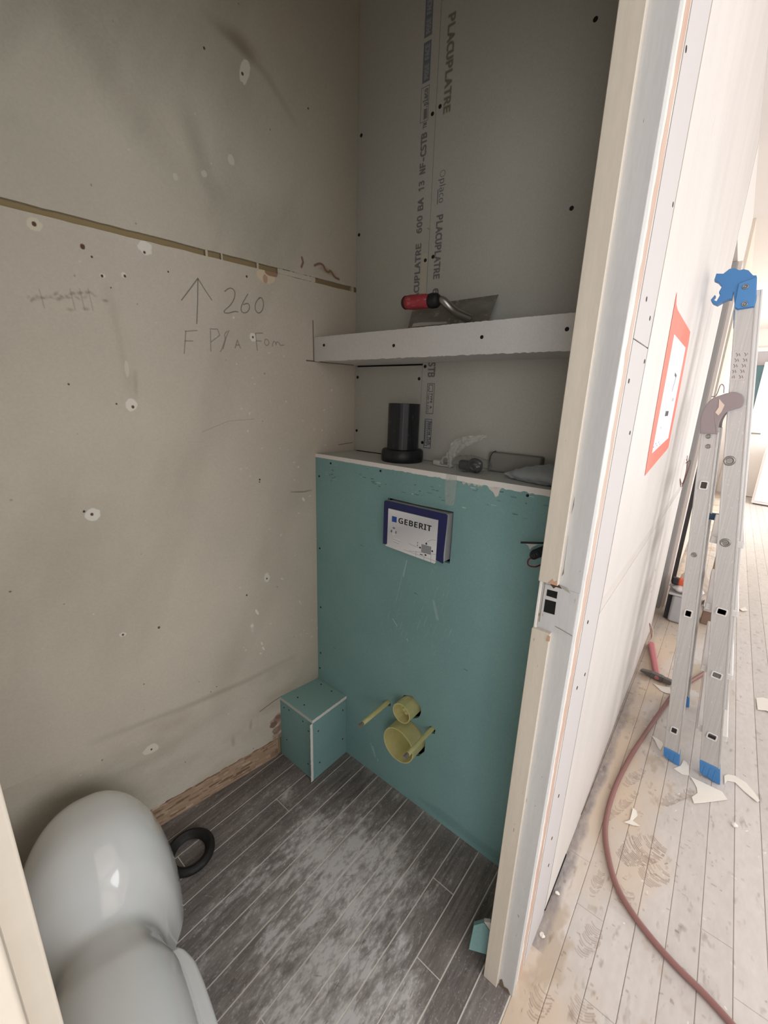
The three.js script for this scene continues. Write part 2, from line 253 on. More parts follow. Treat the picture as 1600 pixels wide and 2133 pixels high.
  line([[0.288, 1.548], [0.298, 1.54], [0.294, 1.528], [0.302, 1.51], [0.308, 1.495], [0.312, 1.492]], pf); line([[0.283, 1.55], [0.293, 1.53], [0.303, 1.5]], pf);
  line([[0.268, 1.505], [0.26, 1.528], [0.252, 1.507]], pf); line([[0.265, 1.514], [0.255, 1.515]], pf);
  line([[0.203, 1.553], [0.2, 1.505]], pf); line([[0.203, 1.553], [0.18, 1.556]], pf); line([[0.202, 1.532], [0.186, 1.533]], pf);
  line([[0.172, 1.54], [0.178, 1.53], [0.17, 1.52], [0.16, 1.528], [0.164, 1.54], [0.172, 1.54]], pf); line([[0.15, 1.522], [0.148, 1.538], [0.138, 1.535], [0.138, 1.524], [0.136, 1.537], [0.127, 1.536], [0.124, 1.526], [0.11, 1.53]], pf);
  for (let i = 0; i < 26; i++) { const t = i / 25; blob(0.715 - t * 0.12, 1.564 + t * 0.026 + rr(-0.006, 0.006), rr(0.005, 0.01), rr(0.003, 0.006), '112,92,80,' + rr(0.15, 0.5), rr(-1, 1), 1); }
  for (const z of [0.695, 0.64, 0.622, 0.606]) line([[z, 1.582 + (0.7 - z) * 0.2], [z - 0.004, 1.545 + (0.7 - z) * 0.1]], 'rgba(116,96,84,0.35)', 1.4);
  blob(0.575, 1.58, 0.009, 0.005, '112,92,80,0.5', 0, 1); blob(0.615, 1.556, 0.01, 0.005, '112,92,80,0.4', 0, 1); blob(0.645, 1.55, 0.01, 0.005, '112,92,80,0.35', 0, 1);
  line([[0.003, 1.615], [0.002, 1.49]], 'rgba(60,54,46,0.9)', 2); line([[0.03, 1.4905], [-0.165, 1.4905]], 'rgba(66,58,48,0.9)', 2.4); line([[0.255, 0.248], [0.2, 0.262], [0.165, 0.268]], 'rgba(70,60,48,0.9)', 2); line([[0.38, 1.27], [0.3, 1.3], [0.22, 1.305]], 'rgba(130,112,96,0.5)', 1.2);
  line([[-0.1, 1.21], [-0.165, 1.215]], 'rgba(70,62,52,0.6)', 2);
  /* torn lower edge */
  for (let i = 0; i < 40; i++) blob(0.2 + i * 0.02, 0.083 + 0.004 * Math.sin(i * 2.1), 0.012, 0.004, '150,118,92,0.9');
  { const A = P(0.19, 0.086), B = P(1.3, 0); ctx.fillStyle = '#a58a72'; ctx.fillRect(A[0], A[1], B[0] - A[0], B[1] - A[1]); }
  for (let i = 0; i < 260; i++) { const z = rr(0.19, 0.95), y = rr(0.002, 0.083); line([[z, y], [z + rr(0.006, 0.05), y + rr(-0.003, 0.003)]], ['rgba(118,88,64,', 'rgba(196,172,150,', 'rgba(92,68,50,', 'rgba(206,188,168,', 'rgba(176,146,126,'][i % 5] + rr(0.25, 0.7) + ')', rr(1, 7)); }
  line([[0.19, 0.0855], [0.5, 0.084], [1.3, 0.085]], 'rgba(70,52,38,0.8)', 2.4);
  for (let i = 0; i < 26; i++) blob(0.178 + rr(-0.012, 0.03), rr(0.0, 0.2), rr(0.008, 0.02), rr(0.008, 0.022), ['140,112,98,0.8', '120,94,82,0.7', '160,132,114,0.6'][i % 3], rr(0, 3));
});
M.leftWall = std('#ffffff', 0.86, { map: wallTex });
const wallUV = (g) => uvPlane(g, 2, 1, WL.s0, WL.w, 0, WL.h);
/* the boards' facing edges are ragged: follow a jittered outline */
function raggedBoard(s0, s1, y0, y1, jb, jt, seed) {
  const pts = []; const N = 60;
  for (let i = 0; i <= N; i++) pts.push([s0 + (s1 - s0) * i / N, y0 + jb * (hash(i, seed, 2) - 0.5)]);
  for (let i = N; i >= 0; i--) pts.push([s0 + (s1 - s0) * i / N, y1 + jt * (hash(i, seed, 5) - 0.5)]);
  const g = extrude(shapeOf(pts), 0.0125); g.rotateY(-Math.PI / 2); return wallUV(g);
}
part(wallLeft, 'plasterboard', raggedBoard(-0.2, 1.34, 0.085, 1.7275, 0.006, 0.0016, 1), M.leftWall);
part(wallLeft, 'plasterboard', raggedBoard(-0.2, 1.34, 1.7425, 2.6, 0.0016, 0, 2), M.leftWall);
part(wallLeft, 'backing', wallUV(box(-0.14, -0.0115, 0, 2.62, -0.3, 1.4)), std('#94815e', 0.95));
part(wallLeft, 'torn_base_strip', wallUV(box(-0.0118, -0.005, 0, 0.084, 0.19, 1.34)), M.leftWall, 'bare brown strip where the skirting was torn off');
{
  const g = []; for (const [s, w] of [[0.33, 0.006], [0.185, 0.006], [-0.165, 0.01], [0.29, 0.004]]) g.push(box(-0.011, -0.001, 1.727, 1.743, s, s + w)); part(wallLeft, 'filler_bridge', wallUV(merge(g)), std('#c3b79f', 0.9));
  const f = raggedBoard(-0.1, 0.13, 1.7275, 1.7425, 0, 0.004, 8); f.scale(1, 1, 1); f.translate(-0.002, 0, 0); const sub = raggedBoard(-0.008, 0.125, 1.728, 1.742, 0.002, 0.002, 9); part(wallLeft, 'filled_joint', sub, M.leftWall);
}

/* back wall of the closet above the ledge: three boards, screw heads, the printed lettering on their paper */
const ZB = -0.1722, wallBack = structure('wall_back'), WB = { x0: -0.02, w: 1.02, y0: 1.15, h: 1.45 };
const backTex = canvasTex(1224, 1740, WB.w, WB.h, (x, y) => {
  const n = fbm(x * 3 + 9, y * 3, 101, 4), f = fbm(x * 330, y * 330, 103, 2); const r = 180 + (n - 0.5) * 9 + (f - 0.5) * 9; return [r, r * 0.985, r * 0.935];
}, (ctx, w, h) => {
  const P = (x, y) => [(x - WB.x0) / WB.w * w, (1 - (y - WB.y0) / WB.h) * h], K = w / WB.w;
  /* text that runs up (dir -1) or down (dir 1) the board: baseline x, from y0 to y1, cap height in metres */
  const run = (text, x, y0, y1, cap, dir, col, font = 'bold', blur = 0) => {
    const [a, b] = P(x, y0), L = Math.abs(y1 - y0) * K; ctx.save(); if (blur) ctx.filter = 'blur(' + blur + 'px)'; ctx.translate(a, b); ctx.rotate(dir * Math.PI / 2);
    ctx.font = font + ' 40px monospace'; const tw = ctx.measureText(text).width; ctx.scale(L / tw, cap * K / 29); ctx.fillStyle = ctx.strokeStyle = col; ctx.fillText(text, 0, 0); ctx.lineWidth = 2.4; ctx.strokeText(text, 0, 0); ctx.restore();
  };
  const ink = 'rgba(112,110,108,0.95)';
  run('PLACUPLATRE', 0.289, 1.645, 1.832, 0.019, -1, ink); run('600', 0.2895, 1.857, 1.905, 0.019, -1, ink); run('BA', 0.29, 1.916, 1.948, 0.019, -1, ink); run('13', 0.29, 1.965, 1.993, 0.019, -1, ink); run('NF-CSTB', 0.291, 2.008, 2.108, 0.019, -1, ink, 'bold', 0.7);
  ctx.strokeStyle = ink; ctx.lineWidth = 2; ctx.strokeRect(...P(0.266, 2.215), 0.026 * K, 0.08 * K); run('www.placo', 0.2885, 2.14, 2.21, 0.014, -1, ink, 'bold', 0.8); run('TM', 0.288, 2.118, 2.132, 0.012, -1, ink);
  ctx.fillStyle = 'rgba(98,104,116,0.85)'; for (const [y0, y1] of [[2.225, 2.315], [2.325, 2.41], [2.42, 2.5]]) { ctx.fillRect(...P(0.267, y1), 0.025 * K, (y1 - y0) * K); run('POSE FACE', 0.287, y0 + 0.006, y1 - 0.006, 0.013, -1, 'rgba(150,152,154,0.9)', 'bold', 1); }
  /* right-hand board, reading down */
  ctx.strokeStyle = ink; ctx.lineWidth = 2; { const [a, b] = P(0.352, 1.992); ctx.beginPath(); ctx.ellipse(a, b, 10, 9, 0, 0, 7); ctx.stroke(); }
  { const [a, b] = P(0.3445, 1.982); ctx.save(); ctx.translate(a, b); ctx.rotate(Math.PI / 2); ctx.font = '30px sans-serif'; const tw = ctx.measureText('placo').width; ctx.scale(0.062 * K / tw, 1.05); ctx.fillStyle = 'rgba(88,92,104,0.95)'; ctx.fillText('placo', 0, 0); ctx.restore(); ctx.fillStyle = 'rgba(88,92,104,0.95)'; ctx.fillRect(...P(0.3385, 1.957), 3, 0.037 * K); }
  run('PLACUPLATRE', 0.341, 1.893, 1.725, 0.02, 1, ink); run('600', 0.341, 1.702, 1.642, 0.02, 1, ink); run('BA13', 0.341, 1.62, 1.56, 0.02, 1, ink); run('STB', 0.341, 1.494, 1.447, 0.024, 1, ink);
  run('PLACUPLATRE', 0.343, 2.345, 2.13, 0.02, 1, 'rgba(118,112,98,0.9)', 'bold', 1.2); run('BA 13 NF', 0.343, 2.55, 2.38, 0.02, 1, 'rgba(118,112,98,0.9)', 'bold', 1.2);
  ctx.strokeStyle = 'rgba(96,94,94,0.95)'; ctx.lineWidth = 2.4; ctx.strokeRect(...P(0.341, 1.428), 0.026 * K, 0.092 * K);
  run('TYPE A', 0.354, 1.4, 1.352, 0.008, 1, 'rgba(90,88,88,0.95)'); run('Plaque de platre', 0.3445, 1.4, 1.34, 0.006, 1, 'rgba(104,102,102,0.95)', '', 0.4);
  ctx.strokeRect(...P(0.347, 1.424), 0.014 * K, 0.02 * K); ctx.beginPath(); ctx.moveTo(...P(0.344, 1.42)); ctx.lineTo(...P(0.349, 1.413)); ctx.lineTo(...P(0.344, 1.406)); ctx.stroke();
  ctx.strokeStyle = ctx.fillStyle = 'rgba(84,84,98,0.95)'; ctx.strokeRect(...P(0.339, 1.318), 0.026 * K, 0.092 * K); ctx.strokeRect(...P(0.3405, 1.312), 0.011 * K, 0.078 * K);
  run('Reserve PLUS', 0.354, 1.312, 1.236, 0.0095, 1, 'rgba(78,78,94,0.95)'); run('////////////', 0.342, 1.308, 1.24, 0.008, 1, 'rgba(84,84,98,0.9)');
  ctx.fillStyle = 'rgba(196,182,160,0.5)'; ctx.fillRect(...P(0.295, 1.8), 0.02 * K, 0.16 * K); ctx.strokeStyle = 'rgba(90,84,74,0.8)'; ctx.lineWidth = 1.6; ctx.beginPath(); ctx.moveTo(...P(0.317, 1.862)); ctx.lineTo(...P(0.309, 1.866)); ctx.stroke();
});
M.backWall = std('#ffffff', 0.9, { map: backTex });
const backUV = (g) => uvPlane(g, 0, 1, WB.x0, WB.w, WB.y0, WB.h);
part(wallBack, 'backing', box(-0.1, 0.9, 0, 2.62, -0.3, ZB - 0.0125), M.dark);
part(wallBack, 'plasterboard', backUV(box(0.0245, 0.3172, 1.489, 2.6, ZB - 0.0124, ZB)), M.backWall);
part(wallBack, 'plasterboard', backUV(box(0.0245, 0.3168, 1.188, 1.4835, ZB - 0.0124, ZB - 0.0006)), M.backWall);
part(wallBack, 'plasterboard', backUV(box(0.3186, 0.9, 1.186, 2.6, ZB - 0.0124, ZB)), M.backWall);
const screwGeo = new THREE.CylinderGeometry(0.0045, 0.0045, 0.001, 12); screwGeo.rotateX(Math.PI / 2);
function screws(parent, list, z, r = 1) { for (const [x, y] of list) { const s = part(parent, 'screw', screwGeo, M.screw); s.position.set(x, y, z); s.scale.setScalar(r); s.scale.z = 1; } }
screws(wallBack, [[0.721, 2.179], [0.722, 1.827], [0.039, 2.174], [0.035, 1.9], [0.307, 2.144], [0.331, 2.153], [0.308, 1.782], [0.335, 1.787], [0.328, 1.48], [0.307, 1.443], [0.037, 1.449], [0.036, 1.26], [0.333, 1.242]], ZB + 0.0002, 1.15);

/* right wall of the closet behind the far door post, its front wall, and the wall over the door */
const inner = std('#dcd5c9', 0.9);
structMesh('wall_right', box(0.9, 0.962, 0, 2.62, -0.3, 0.19), inner);
structMesh('wall_front', box(-0.35, 0.96, 0, 2.62, 1.3, 1.42), inner);
structMesh('wall_door_side', box(0.9, 0.962, 0, 2.62, 1.0605, 1.32), inner);
structMesh('wall_over_door', box(0.9, 0.962, 2.1, 2.62, 0.19, 1.036), inner);

/* door frame: two posts and a head, with stop, rebate and a keep let into the far post */
const door1 = structure('door_1');
const postUV = (g) => uvPlane(g, 0, 1, 0.896, 0.1, 0, 2);
function shapedPost(zf, dir) {                                     // dir +1: faces +z
  const out = [];
  const stop = (y0, y1) => rbox(0.896, 0.9305, y0, y1, dir > 0 ? zf - 0.06 : zf - 0.01, dir > 0 ? zf + 0.0105 : zf + 0.06, 0.0015);
  out.push(rbox(0.897, 0.9672, 0, 2.1, dir > 0 ? zf - 0.0185 : zf, dir > 0 ? zf : zf + 0.0185, 0.0015));
  return { body: out[0], stop };
}
{
  const far = shapedPost(DOOR_Z0, 1);
  part(door1, 'door_post', postUV(far.body), M.greyPaint);
  part(door1, 'door_stop', postUV(far.stop(0, 0.972)), M.creamPaint); part(door1, 'door_stop', postUV(far.stop(1.068, 2.08)), M.creamPaint);
  /* keep: painted-over plate with two openings */
  const sh = shapeOf([[0.9035, 0.975], [0.9655, 0.98], [0.9655, 1.062], [0.9035, 1.062]]);
  for (const q of [[[0.911, 1.053], [0.93, 1.054], [0.93, 1.04], [0.911, 1.04]], [[0.91, 1.033], [0.93, 1.034], [0.9305, 1.008], [0.91, 1.007]]]) { const hp = new THREE.Path(); q.forEach(([x, y], i) => (i ? hp.lineTo(x, y) : hp.moveTo(x, y))); hp.closePath(); sh.holes.push(hp); }
  const pl = extrude(sh, 0.0016); pl.translate(0, 0, DOOR_Z0 + 0.0002); part(door1, 'strike_plate', postUV(pl), M.greyPaint);
  part(door1, 'strike_pocket', box(0.9095, 0.931, 1.0065, 1.0545, DOOR_Z0 - 0.0002, DOOR_Z0 + 0.0006), M.dark);
  part(door1, 'recess_edge', postUV(rbox(0.8968, 0.9015, 0.97, 1.07, DOOR_Z0 - 0.03, DOOR_Z0 + 0.004, 0.0008)), M.whitePaint);
  part(door1, 'split_wood', extrude(shapeOf([[0.914, 1.069], [0.93, 1.069], [0.929, 1.078], [0.924, 1.074], [0.921, 1.079], [0.917, 1.073]]), 0.001).translate(0, 0, DOOR_Z0 + 0.0104), M.wood);
  part(door1, 'split_wood', extrude(shapeOf([[0.926, 0.957], [0.9312, 0.958], [0.9312, 0.968], [0.927, 0.969]]), 0.0012).translate(0, 0, DOOR_Z0 + 0.0102), M.wood);
  part(door1, 'worn_foot', extrude(shapeOf([[0.932, 0.0], [0.962, 0.0], [0.955, 0.012], [0.945, 0.009], [0.938, 0.026], [0.933, 0.018]]), 0.0008).translate(0, 0, DOOR_Z0 - 0.0001), std('#6d5c4c', 0.9));
  const near = shapedPost(DOOR_Z1, -1);
  part(door1, 'door_post', postUV(near.body), M.creamPaint); part(door1, 'door_stop', postUV(near.stop(0, 2.08)), M.creamPaint);
  part(door1, 'door_head', rbox(0.897, 0.967, 2.04, 2.1, DOOR_Z0, DOOR_Z1, 0.002), M.creamPaint);
}
/* corridor face beside the posts: stripped casing strip, plaster filler strips */
const strippedTex = canvasTex(128, 2048, 0.055, 2.1, (x, y) => {
  const e = 0.012 + 0.016 * fbm(y * 26, 1, 5, 4), e2 = 0.046 + 0.01 * (fbm(y * 14, 7, 6, 3) - 0.3), g = fbm(x * 700, y * 8, 9, 3);
  if (x < e || x > e2) return [222, 214, 208]; if (x < e + 0.0016 || x > e2 - 0.0014) return [172, 150, 136]; const w = Math.min(1, 0.45 + fbm(y * 3, 2, 12) * 0.9); return [218 + (192 - 218) * w + (g - 0.5) * 44, 210 + (160 - 210) * w + (g - 0.5) * 42, 204 + (142 - 204) * w + (g - 0.5) * 38];
});
const stripMat = std('#ffffff', 0.75, { map: strippedTex });
part(door1, 'stripped_strip', uvPlane(rbox(0.95, 0.9655, 0.0, 2.1, 0.1775, 0.2313, 0.001), 2, 1, 0.2313, -0.054, 0, 2.1), stripMat);
part(door1, 'stripped_strip', uvPlane(rbox(0.9, 0.9655, 0.0, 2.1, 1.0067, 1.06, 0.001), 2, 1, 1.0067, 0.055, 0, 2.1), stripMat);

{
  const seam = (y0, y1, z0, z1, seed, jit) => { const pts = []; for (let i = 0; i <= 90; i++) pts.push([-z0 + jit * (fbm(i * 0.35, seed, 3, 3) - 0.5), y0 + (y1 - y0) * i / 90]); for (let i = 90; i >= 0; i--) pts.push([-z1 + jit * (fbm(i * 0.35, seed + 4, 3, 3) - 0.5), y0 + (y1 - y0) * i / 90]); const g = extrude(shapeOf(pts), 0.01); g.rotateY(Math.PI / 2); return g; };
  const dirt = std('#3a322d', 0.95);
  part(door1, 'post_core', box(0.9, 0.9595, 0, 2.1, 0.19, 0.2314), inner);
  part(door1, 'open_joint', seam(0, 2.1, 0.173, 0.178, 1, 0.002).translate(0.955, 0, 0), dirt);
  part(door1, 'open_joint', seam(0, 2.1, 0.2305, 0.2318, 3, 0.0012).translate(0.9552, 0, 0), std('#8a7768', 0.9));
  part(door1, 'dirty_joint', seam(0, 1.55, 0.0262, 0.0335, 7, 0.004).translate(0.9553, 0, 0), dirt);
  part(door1, 'dirty_joint', seam(1.55, 2.6, 0.0235, 0.0355, 9, 0.003).translate(0.9554, 0, 0), std('#968c7c', 0.95));
  const sliver = (pts, z) => { const g = extrude(shapeOf(pts), 0.0004); g.translate(0, 0, z); return g; };
  part(door1, 'paint_crack', sliver([[0.934, 0.9862], [0.945, 0.9838], [0.955, 0.9815], [0.9655, 0.979], [0.9655, 0.9805], [0.952, 0.984], [0.943, 0.9862], [0.934, 0.9875]], 0.2518), std('#8d8884', 0.9));
  part(door1, 'paint_crack', sliver([[0.9322, 1.085], [0.9335, 1.1], [0.9328, 1.16], [0.934, 1.1], [0.9348, 1.09]], 0.25), std('#7a6c5c', 0.9)); part(door1, 'paint_crack', sliver([[0.9325, 1.2], [0.934, 1.215], [0.9332, 1.23]], 0.25), std('#6a5d50', 0.9));
  part(door1, 'gouge', sliver([[0.912, 1.0685], [0.931, 1.0675], [0.936, 1.062], [0.926, 1.0625], [0.922, 1.058], [0.916, 1.064]], 0.2519), std('#4a3a2c', 0.95)); part(door1, 'gouge', sliver([[0.931, 1.068], [0.944, 1.066], [0.952, 1.058], [0.943, 1.061]], 0.2519), std('#a39c92', 0.9));
  part(door1, 'groove', sliver([[0.9048, 0.985], [0.9062, 0.985], [0.9068, 1.066], [0.9054, 1.066]], 0.2519), std('#8f7f6e', 0.9));
}
/* corridor wall: filler strips, upper and lower panel with the filled joint between them */
const wallCorridor = structure('wall_corridor');
const corrTex = canvasTex(1024, 1024, 2.2, 2.6, (x, y) => {
  const n = fbm(x * 3, y * 2, 121, 4), st = fbm(x * 12 + 3, y * 1.6, 123, 3), f = fbm(x * 200, y * 200, 125, 2); const r = 213 + (n - 0.5) * 14 + (st - 0.5) * 10 + (f - 0.5) * 6; return [r, r * 0.968, r * 0.945];
}, (ctx, w, h) => {
  const K = w / 2.2, P = (u, y) => [u / 2.2 * w, (1 - y / 2.6) * h]; seedState = 77;
  for (let i = 0; i < 40; i++) { const p = P(rr(0.2, 1.9), rr(0.05, 2.5)); ctx.strokeStyle = 'rgba(150,128,116,' + rr(0.2, 0.5) + ')'; ctx.lineWidth = 1; ctx.beginPath(); ctx.moveTo(...p); ctx.lineTo(p[0] + rr(-3, 3), p[1] + rr(4, 30)); ctx.stroke(); }
  for (const q of [[1.3, 0.55], [1.34, 0.62], [1.36, 0.5]]) { ctx.fillStyle = '#5b4c44'; ctx.fillRect(...P(...q), 7, 4); }
});
M.corridorWall = std('#ffffff', 0.6, { map: corrTex });
/* the wall's face runs from x 0.966 at z 0.03 to 0.951 at z -1.93 */
const skew = (g) => { const p = g.attributes.position; for (let i = 0; i < p.count; i++) p.setX(i, p.getX(i) + (p.getZ(i) - 0.03) * 0.0077); g.computeVertexNormals(); return g; };
const cuv = (g) => uvPlane(g, 2, 1, 0.03, -2.2, 0, 2.6);
part(wallCorridor, 'wall_core', skew(box(0.9, 0.9615, 0, 2.62, -1.93, 0.19)), std('#2c2622', 0.95));
part(wallCorridor, 'wall_panel', cuv(skew(rbox(0.93, 0.966, 0.968, 2.6, -1.93, 0.024, 0.001))), M.corridorWall);
part(wallCorridor, 'wall_panel', cuv(skew(rbox(0.93, 0.966, 0.012, 0.93, -1.93, 0.026, 0.001))), M.corridorWall);
part(wallCorridor, 'filled_joint', cuv(skew(box(0.93, 0.9648, 0.9306, 0.9674, -1.93, 0.026))), std('#cfc7c0', 0.8));
const fillerPaint = std('#c6c0bf', 0.7);
part(wallCorridor, 'plaster_strip', rbox(0.93, 0.9662, 1.485, 2.6, 0.0345, 0.1735, 0.001), fillerPaint);
part(wallCorridor, 'plaster_strip', rbox(0.93, 0.9660, 0.0, 1.4835, 0.0325, 0.1735, 0.001), fillerPaint);
{
  const sg = new THREE.CylinderGeometry(0.004, 0.004, 0.0008, 10); sg.rotateZ(Math.PI / 2);
  for (const [y, z] of [[1.86, 0.165], [1.71, 0.05], [1.55, 0.13], [1.53, 0.07], [1.46, 0.045], [1.42, 0.155], [1.33, 0.06], [0.96, 0.14], [0.8, 0.13], [0.8, 0.07], [0.5, 0.12], [0.36, 0.11], [0.25, 0.09]]) { const s = part(wallCorridor, 'screw', sg, M.screw); s.position.set(0.9664, y, z); }
  part(wallCorridor, 'cracked_edge', rbox(0.95, 0.968, 2.0, 2.6, 0.022, 0.034, 0.002), std('#9c9384', 0.9));
  part(wallCorridor, 'open_slot', box(0.958, 0.9668, 0.0, 0.011, -0.17, 0.02), M.dark);
}
structMesh('wall_corridor_near', box(0.9625, 0.9665, 0, 2.62, 1.0605, SOUTH + 0.1), M.whitePaint);

/* beyond the corridor wall: a frame post, a niche and the wall further on */
const wallBeyond = structure('wall_beyond');
const shell0 = std('#e4dcd6', 0.85), greyPost = std('#aeaaa8', 0.7), pinkWood = std('#e4d8d0', 0.7), beige = std('#e2d6c6', 0.75);
part(wallBeyond, 'frame_post', rbox(0.921, 0.955, 0, 2.2, -2.42, -2.36, 0.003), greyPost);
part(wallBeyond, 'frame_post', rbox(0.955, 0.978, 0.02, 2.2, -2.47, -2.365, 0.004), pinkWood);
part(wallBeyond, 'gap_shade_panel', box(0.93, 0.985, 0, 1.08, -2.999, -2.985), std('#4c494b', 0.9));  // solid dark panel added to stand in for the shade inside the opening
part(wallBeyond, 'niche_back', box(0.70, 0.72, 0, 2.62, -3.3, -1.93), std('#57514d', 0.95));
part(wallBeyond, 'niche_side', box(0.71, 0.951, 0, 2.62, -1.96, -1.931), M.whitePaint);
part(wallBeyond, 'far_panel', box(0.72, 0.97, 0, 2.62, NORTH, -3.0), beige);
part(wallBeyond, 'lintel', box(0.72, 0.952, 2.2, 2.62, -3.0, -1.931), shell0);

/* outer shell of the corridor with its glazed openings */
const shell = std('#e4dcd6', 0.85);
const wallEast = structure('wall_east');
const openings = [[1.37, -0.37, 0.8, 2.3], [-1.48, -3.32, 0.8, 2.3], [-5.08, -7.12, 0.12, 2.38]];
{
  let z = SOUTH + 0.1;
  for (const [za, zb, y0, y1] of openings) {
    part(wallEast, 'wall_section', box(EAST, EAST + 0.15, 0, 2.62, za, z), shell); if (y0 > 0) part(wallEast, 'wall_section', box(EAST, EAST + 0.15, 0, y0, zb, za), shell);
    part(wallEast, 'wall_section', box(EAST, EAST + 0.15, y1, 2.62, zb, za), shell); z = zb;
  }
  part(wallEast, 'wall_section', box(EAST, EAST + 0.15, 0, 2.62, NORTH - 0.1, z), shell);
}
const glassMat = new THREE.MeshPhysicalMaterial({ color: '#ffffff', roughness: 0.02, transmission: 1, thickness: 0, ior: 1.45 });
openings.forEach(([za, zb, y0, y1], i) => {
  const wnd = structure('window_' + (i + 1)), x0 = EAST + 0.05, x1 = EAST + 0.1, f = 0.05, zm = (za + zb) / 2;
  part(wnd, 'window_frame', merge([box(x0, x1, y0, y1, za - f, za), box(x0, x1, y0, y1, zb, zb + f), box(x0, x1, y0, y0 + f, zb, za), box(x0, x1, y1 - f, y1, zb, za), box(x0, x1, y0, y1, zm - 0.03, zm + 0.03)]), M.whitePaint);
  part(wnd, 'pane', box(x0 + 0.02, x0 + 0.024, y0 + f, y1 - f, zb + f, zm - 0.03), glassMat); part(wnd, 'pane', box(x0 + 0.02, x0 + 0.024, y0 + f, y1 - f, zm + 0.03, za - f), glassMat);
});
const wallSouth = structure('wall_south');
part(wallSouth, 'wall_section', box(0.9, 1.4, 0, 2.62, SOUTH, SOUTH + 0.12), shell); part(wallSouth, 'wall_section', box(2.9, EAST + 0.15, 0, 2.62, SOUTH, SOUTH + 0.12), shell);
part(wallSouth, 'wall_section', box(1.4, 2.9, 0, 0.7, SOUTH, SOUTH + 0.12), shell); part(wallSouth, 'wall_section', box(1.4, 2.9, 2.3, 2.62, SOUTH, SOUTH + 0.12), shell);
{ const w4 = structure('window_4'); part(w4, 'window_frame', merge([box(1.4, 1.45, 0.7, 2.3, SOUTH + 0.05, SOUTH + 0.1), box(2.85, 2.9, 0.7, 2.3, SOUTH + 0.05, SOUTH + 0.1), box(1.4, 2.9, 0.7, 0.75, SOUTH + 0.05, SOUTH + 0.1), box(1.4, 2.9, 2.25, 2.3, SOUTH + 0.05, SOUTH + 0.1)]), M.whitePaint); part(w4, 'pane', box(1.45, 2.85, 0.75, 2.25, SOUTH + 0.07, SOUTH + 0.074), glassMat); }
const wallNorth = structure('wall_north');
part(wallNorth, 'wall_section', box(0.7, 1.09, 0, 2.62, NORTH - 0.1, NORTH), shell); part(wallNorth, 'wall_section', box(1.09, EAST + 0.15, 2.3, 2.62, NORTH - 0.1, NORTH), shell); part(wallNorth, 'wall_section', box(1.9, EAST + 0.15, 0, 2.3, NORTH - 0.1, NORTH), shell);
{
  const d2 = structure('door_2');
  part(d2, 'door_frame', merge([box(1.09, 1.15, 0, 2.27, NORTH - 0.09, NORTH + 0.02), box(1.84, 1.9, 0, 2.27, NORTH - 0.09, NORTH + 0.02), box(1.09, 1.9, 2.27, 2.33, NORTH - 0.09, NORTH + 0.03)]), M.whitePaint);
  part(d2, 'door_rail', merge([box(1.15, 1.84, 2.07, 2.27, NORTH - 0.07, NORTH - 0.03), box(1.15, 1.84, 0, 0.25, NORTH - 0.07, NORTH - 0.03)]), std('#bdb7bb', 0.6));
  part(d2, 'tinted_pane', box(1.15, 1.84, 0.25, 2.07, NORTH - 0.06, NORTH - 0.045), std('#6f95a0', 0.15));
}
structMesh('ceiling', box(-0.4, EAST + 0.15, CEIL, CEIL + 0.1, NORTH - 0.1, SOUTH + 0.12), M.ceiling);
structMesh('wall_closet_outer', box(-0.45, -0.3, 0, 2.62, -0.3, 1.42), inner);

